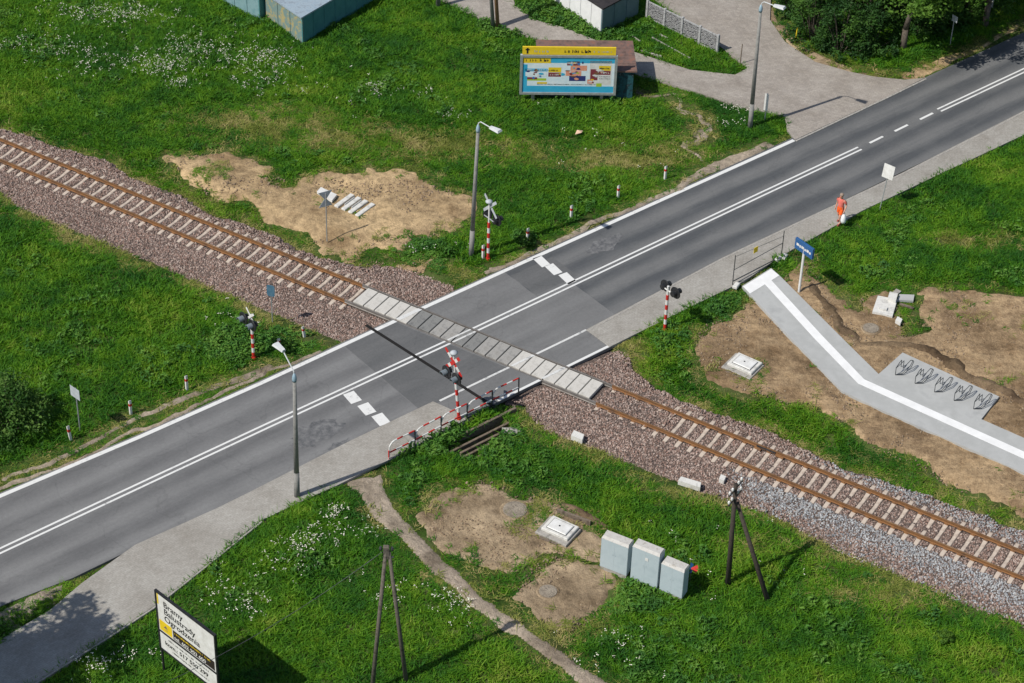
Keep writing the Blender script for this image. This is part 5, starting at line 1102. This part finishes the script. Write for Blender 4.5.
# ------------------------------------------------------------------ sheds and garages at the top edge
def shed(name, label, A, B, D, h, wallm, sidem, roofm, over=.12, h2=None, trim=None, cat='shed'):
    """A front corner; B end of the left wall; D end of the right wall (footprint ABCD), flat or mono-pitch roof"""
    A, B, D = (np.array(q) for q in (A, B, D)); t = thing(name, label, cat, (A[0], A[1], -.1)); e1, e2 = B-A, D-A; C_ = e1+e2
    h2 = h2 or h; f = [np.array([0,0]), e2, C_, e1]; hs = [h, h, h2, h2] if False else [h, h2, h2, h]
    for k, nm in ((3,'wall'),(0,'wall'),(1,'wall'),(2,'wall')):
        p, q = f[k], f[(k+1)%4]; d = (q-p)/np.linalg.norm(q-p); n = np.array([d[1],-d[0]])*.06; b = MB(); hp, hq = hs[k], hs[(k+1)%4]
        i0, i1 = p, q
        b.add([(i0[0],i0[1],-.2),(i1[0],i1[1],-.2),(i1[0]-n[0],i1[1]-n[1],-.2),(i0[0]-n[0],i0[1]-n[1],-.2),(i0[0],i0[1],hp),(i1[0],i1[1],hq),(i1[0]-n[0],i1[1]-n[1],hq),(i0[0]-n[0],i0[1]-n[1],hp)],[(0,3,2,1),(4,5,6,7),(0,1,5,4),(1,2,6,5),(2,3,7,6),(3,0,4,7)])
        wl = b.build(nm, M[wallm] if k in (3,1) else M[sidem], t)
        L = float(np.linalg.norm(q-p)); m_ = max(2, int(L/.9))
        for j in range(1, m_):
            b = MB(); c = p+d*L*j/m_; w2 = d*.025; o_ = np.array([d[1],-d[0]])*.03; hh_ = hp+(hq-hp)*j/m_-.02
            b.prism([tuple(c-w2), tuple(c+w2), tuple(c+w2+o_), tuple(c-w2+o_)], -.1, hh_); b.build('seam_rib', M[wallm] if k in (3,1) else M[sidem], wl)
    cen = C_/2; b = MB(); r0 = [cen+(q-cen)*(1+2*over/np.linalg.norm(C_)) for q in f]
    b.add([(q[0],q[1],z+.004) for q, z in zip(r0,hs)]+[(q[0],q[1],z+.09) for q, z in zip(r0,hs)], [(3,2,1,0),(4,5,6,7),(0,1,5,4),(1,2,6,5),(2,3,7,6),(3,0,4,7)]); rf = b.build('roof', M[roofm], t)
    for j in range(1, 4):
        b = MB(); p = r0[0]+(r0[1]-r0[0])*j/4; q = r0[3]+(r0[2]-r0[3])*j/4; zz = hs[0]+(hs[1]-hs[0])*j/4
        b.tube((p[0],p[1],zz+.095),(q[0],q[1],zz+.095),.02,.02,5); b.build('roof_seam', M[roofm], rf)
    return t
A = np.array((-9.89,26.48)); B = np.array((-12.27,29.14)); D = A+(np.array((-6.41,31.27))-A)*1.6
shed('metal_shed', 'teal shed with blue-grey roof and peeling end wall at top left', A, B, D, 1.72, 'teal_peel', 'teal_shade', 'blue_roof')
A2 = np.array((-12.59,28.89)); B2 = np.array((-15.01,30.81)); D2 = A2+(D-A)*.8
shed('metal_shed', 'teal metal shed partly cut by the top edge, left of the first', A2, A2+(B2-A2)*1.0, D2, 2.0, 'teal', 'teal_shade', 'blue_roof')
A = np.array((7.07,28.60)); B = A+(np.array((4.23,32.10))-A)*1.5; D = np.array((9.26,31.03))
g_ = shed('garage', 'white metal garage with black roof and blue door side', A, B, D, 1.75, 'garage_white', 'garage_blue', 'black_roof', .15, cat='garage')
A = np.array((8.71,21.67)); B = np.array((3.64,21.45)); D = np.array((8.86,23.46))
shed('kiosk', 'brown-roofed kiosk with dark graffiti walls behind the billboard', A, B, A+(np.array((8.55,24.72))-A), 1.85, 'graffiti', 'graffiti', 'brown_roof', .2, cat='kiosk')

# ------------------------------------------------------------------ ornamental fence
fa, fb = np.array((9.77,30.72)), np.array((13.67,27.01)); L = float(np.linalg.norm(fb-fa)); an = math.atan2(*(fb-fa)[::-1])
t = thing('ornamental_fence', 'grey openwork concrete panel fence right of the garage', 'fence', (fa[0], fa[1], -.08), an)
NPn = 4; H = 1.15
r_ = random.Random(5)
for i in range(NPn+1): b = MB(); b.cbox(L*i/NPn-.07,L*i/NPn+.07,-.07,.07,-.2,H+.08,.02); b.build('fence_post', M['lattice'], t)
for i in range(NPn):
    x0, x1 = L*i/NPn+.071, L*(i+1)/NPn-.071; b = MB(); b.box(x0,x1,-.03,.03,0,.12); b.box(x0,x1,-.03,.03,H-.08,H); b.build('fence_panel', M['lattice'], t)
    for j in range(12):
        for k in range(5):
            cxx = x0+(x1-x0)*(j+.5)/12; czz = .2+(H-.34)*(k+.5)/5+r_.uniform(-.05,.05); bb = MB(); w_ = (x1-x0)/19; n = 8
            T = Matrix.Translation((cxx+r_.uniform(-.02,.02),0,czz)) @ Matrix.Rotation(rad(90),4,'X')
            vs = []; fs = []
            for q in range(n):
                a_ = 2*math.pi*q/n; rr = w_*r_.uniform(.8,1.2); vs += [(rr*math.cos(a_),rr*math.sin(a_),-.025),(rr*math.cos(a_),rr*math.sin(a_),.025),(rr*.72*math.cos(a_),rr*.72*math.sin(a_),.025),(rr*.72*math.cos(a_),rr*.72*math.sin(a_),-.025)]
            for q in range(n):
                for c in range(4): fs.append((4*q+c,4*((q+1)%n)+c,4*((q+1)%n)+(c+1)%4,4*q+(c+1)%4))
            if k == 0 and j == 0: jb = MB()
            jb.add(vs, fs, 0, T)
    kind(jb.build('openwork', M['lattice'], t), 'stuff')
    b = MB(); b.box(x0,x1,.032,.05,.13,H-.09); b.build('shade_backing', M['lattice_back'], t)  # added sheet; shade in the openwork gaps is put into its dark colour
# stepping kerbs in the grass by the fence
for i, (p, q) in enumerate((((8.91,28.49), (9.30,27.95)), ((10.00,28.45), (12.10,26.25)), ((10.47,28.82), (10.92,28.40)), ((9.28,26.95), (10.51,26.37)))):
    p = np.array(p); q = np.array(q); L = float(np.linalg.norm(q-p)); b = MB(); b.cbox(0,L,-.05,.05,-.1,.07,.02)
    tag(b.build('edging_stone', M['concrete_old'], None, loc=(p[0],p[1],-.05), rz=math.atan2(*(q-p)[::-1])), ('short pale edging stone at the garage corner', 'longest pale edging stone in the grass below the openwork fence', 'short edging stone nearest the openwork fence', 'edging stone beside the driveway behind the kiosk')[i], 'kerb', 'edging stones in the grass')

# ------------------------------------------------------------------ litter and small poles
q = (5.56,17.63); b = MB(); b.add([(0,0,.12),(.35,.08,.2),(.42,.35,.15),(.1,.3,.22),(.2,.18,.26)],[(0,1,4),(1,2,4),(2,3,4),(3,0,4)]); b.add([(0,0,.1),(.35,.08,.18),(.42,.35,.13),(.1,.3,.2)],[(3,2,1,0)]); tag(b.build('litter_paper', mat('crumpled_paper',(.62,.42,.30),.8), None, loc=(q[0],q[1],.05)), 'crumpled pinkish paper lying in the grass below the billboard', 'litter')
q = (14.91,25.78); b = MB(); b.tube((0,0,-.1),(.02,0,1.35),.035,.03,6); tag(b.build('wooden_stake', M['wood'], None, loc=(q[0],q[1],-.05)), 'thin wooden stake at the tip of the grass by the driveway', 'stake')
q = (18.22,28.42); b = MB(); b.tube((0,0,-.1),(.05,0,1.0),.04,.035,6); tag(b.build('marker_post', M['yellow'], None, loc=(q[0],q[1],-.05)), 'small yellow marker post against the dark bushes', 'post')

# ------------------------------------------------------------------ the walker
def person(base, ang, H=1.82):
    t = thing('person', 'person in salmon top and orange shorts walking on the pavement', 'person', (base[0], base[1], .04), ang)
    k = H/1.8
    J = {'pel':((0,0,.98),.135,.105),'wst':((.01,0,1.12),.125,.095),'chs':((.02,0,1.33),.155,.11),'nck0':((.03,0,1.47),.09,.08),'nck':((.05,0,1.54),.055,.055),'hd0':((.065,0,1.62),.078,.085),'hd1':((.07,0,1.70),.088,.10),'hd2':((.065,0,1.775),.066,.075),
         'lhip':((.01,.10,.90),.095,.10),'lkn':((.16,.11,.50),.062,.062),'lan':((.03,.11,.10),.042,.042),'lft':((.22,.12,.045),.04,.032),
         'rhip':((-.01,-.10,.90),.095,.10),'rkn':((-.02,-.11,.50),.062,.062),'ran':((-.26,-.11,.13),.042,.042),'rft':((-.10,-.12,.05),.04,.032),
         'lsh':((.0,.19,1.42),.062,.062),'lel':((-.09,.27,1.16),.045,.045),'lwr':((.08,.30,.94),.032,.032),'lhd':((.12,.30,.86),.038,.026),
         'rsh':((.0,-.19,1.42),.062,.062),'rel':((-.04,-.26,1.14),.045,.045),'rwr':((.04,-.27,.90),.032,.032),'rhd':((.06,-.27,.82),.038,.026)}
    E = [('pel','wst'),('wst','chs'),('chs','nck0'),('nck0','nck'),('nck','hd0'),('hd0','hd1'),('hd1','hd2'),('pel','lhip'),('lhip','lkn'),('lkn','lan'),('lan','lft'),('pel','rhip'),('rhip','rkn'),('rkn','ran'),('ran','rft'),('chs','lsh'),('lsh','lel'),('lel','lwr'),('lwr','lhd'),('chs','rsh'),('rsh','rel'),('rel','rwr'),('rwr','rhd')]
    for s, w_ in (('l','lhd'),('r','rhd')):
        c = J[w_][0]
        for i, (dx, L) in enumerate(((.03,.075),(.01,.085),(-.01,.08),(-.03,.065))):
            a_, b_ = f'{s}f{i}a', f'{s}f{i}b'; J[a_] = ((c[0]+dx,c[1],c[2]-.045),.010,.010); J[b_] = ((c[0]+dx+.012,c[1],c[2]-.045-L*.8),.008,.008); E += [(w_,a_),(a_,b_)]
        J[s+'t'] = ((c[0]+.055,c[1],c[2]-.03),.010,.010); E.append((w_,s+'t'))
    ks = list(J); me = bpy.data.meshes.new('body'); me.from_pydata([tuple(v*k for v in J[q][0]) for q in ks], [(ks.index(a_),ks.index(b_)) for a_, b_ in E], [])
    o = link(bpy.data.objects.new('body', me), t); md = o.modifiers.new('skin','SKIN'); me_ = o.data
    if not me_.skin_vertices: 
        bm = bmesh.new(); bm.from_mesh(me_); bm.verts.layers.skin.verify(); bm.to_mesh(me_); bm.free()
    for i, q in enumerate(ks): me_.skin_vertices[0].data[i].radius = (J[q][1]*k, J[q][2]*k); me_.skin_vertices[0].data[i].use_root = (q == 'pel')
    ss = o.modifiers.new('sub','SUBSURF'); ss.levels = 2; ss.render_levels = 2; md.use_smooth_shade = True; me_.materials.append(M['skin'])
    def rings(nm, rs, m, n=14):
        b = MB(); vs = []; fs = []
        for c, rx, ry in rs: vs += [((c[0]+ry*math.cos(2*math.pi*i/n))*k,(c[1]+rx*math.sin(2*math.pi*i/n))*k,c[2]*k) for i in range(n)]
        for j in range(len(rs)-1):
            for i in range(n): fs.append((j*n+i,j*n+(i+1)%n,(j+1)*n+(i+1)%n,(j+1)*n+i))
        b.add(vs, fs); return b.build(nm, m, t, True)
    rings('shirt', [((0,0,.98),.165,.125),((.01,0,1.12),.155,.12),((.02,0,1.32),.18,.13),((.01,0,1.42),.19,.11),((.03,0,1.48),.12,.095),((.035,0,1.50),.075,.07)], M['shirt'])
    for s, a_, c_ in ((1,'lsh','lel'),(-1,'rsh','rel')):
        p, q = np.array(J[a_][0]), np.array(J[c_][0]); rings('sleeve', [(p+(q-p)*f, rr, rr) for f, rr in ((-.12,.07),(.1,.085),(.5,.075))], M['shirt'])
    rings('shorts', [((0,0,1.04),.17,.13),((0,0,.92),.185,.14),((0,0,.84),.18,.13)], M['shorts'])
    for a_, c_ in (('lhip','lkn'),('rhip','rkn')):
        p, q = np.array(J[a_][0]), np.array(J[c_][0]); rings('shorts_leg', [(p+(q-p)*f, rr, rr) for f, rr in ((-.05,.105),(.3,.10),(.62,.095))], M['shorts'])
    for a_, c_ in (('lan','lft'),('ran','rft')):
        p, q = np.array(J[a_][0])*k, np.array(J[c_][0])*k; b = MB(); b.add([(p[0]-.06,p[1]-.04,q[2]-.05),(q[0]+.06,q[1]-.045,q[2]-.05),(q[0]+.06,q[1]+.045,q[2]-.05),(p[0]-.06,p[1]+.04,q[2]-.05),(p[0]-.05,p[1]-.035,p[2]+.0),(q[0]+.03,q[1]-.035,q[2]+.03),(q[0]+.03,q[1]+.035,q[2]+.03),(p[0]-.05,p[1]+.035,p[2]+.0)],[(0,3,2,1),(4,5,6,7),(0,1,5,4),(1,2,6,5),(2,3,7,6),(3,0,4,7)]); b.build('shoe', M['shoe'], t)
    b = MB(); b.lathe([(.098,-.02),(.108,.03),(.10,.075),(.065,.11),(.02,.122)],14,0,Matrix.Translation((.05*k,0,1.715*k))); b.build('hair', M['hair'], t, True)
    for y in (-.035,.035): b = MB(); b.lathe([(.010,-.004),(.011,.0),(.005,.006)],8,0,Matrix.Translation((.163*k,y,1.70*k)) @ Matrix.Rotation(rad(90),4,'Y')); b.build('eye', M['black'], t)
    b = MB(); b.add([(.155*k,-.014,1.655*k),(.155*k,.014,1.655*k),(.155*k,0,1.70*k),(.188*k,0,1.66*k)],[(0,3,2),(3,1,2),(0,1,3)]); b.build('nose', M['skin'], t)
    b = MB(); b.box(.150*k,.160*k,-.025,.025,1.615*k,1.628*k); b.build('mouth', M['shirt'], t)
    return t
pb_ = (19.06,10.32); pang = RD+math.pi+rad(8); person(pb_, pang)
ca, sa = math.cos(pang), math.sin(pang); hx_, hy_ = .07, .30
b = MB()
t = thing('carrier_bag', 'white plastic carrier bag hanging from the walker\'s hand', 'bag', (pb_[0]+ca*hx_-sa*hy_, pb_[1]+sa*hx_+ca*hy_, .04), pang)
b.lathe([(.08,.20),(.13,.23),(.15,.36),(.12,.58),(.06,.72),(.03,.76)],12); b.build('pouch', M['bag'], t, True)
b = MB(); b.path([(0,-.05,.70),(0,-.015,.84),(0,.015,.84),(0,.05,.70)], .010, 5); b.build('handle', M['bag'], t)
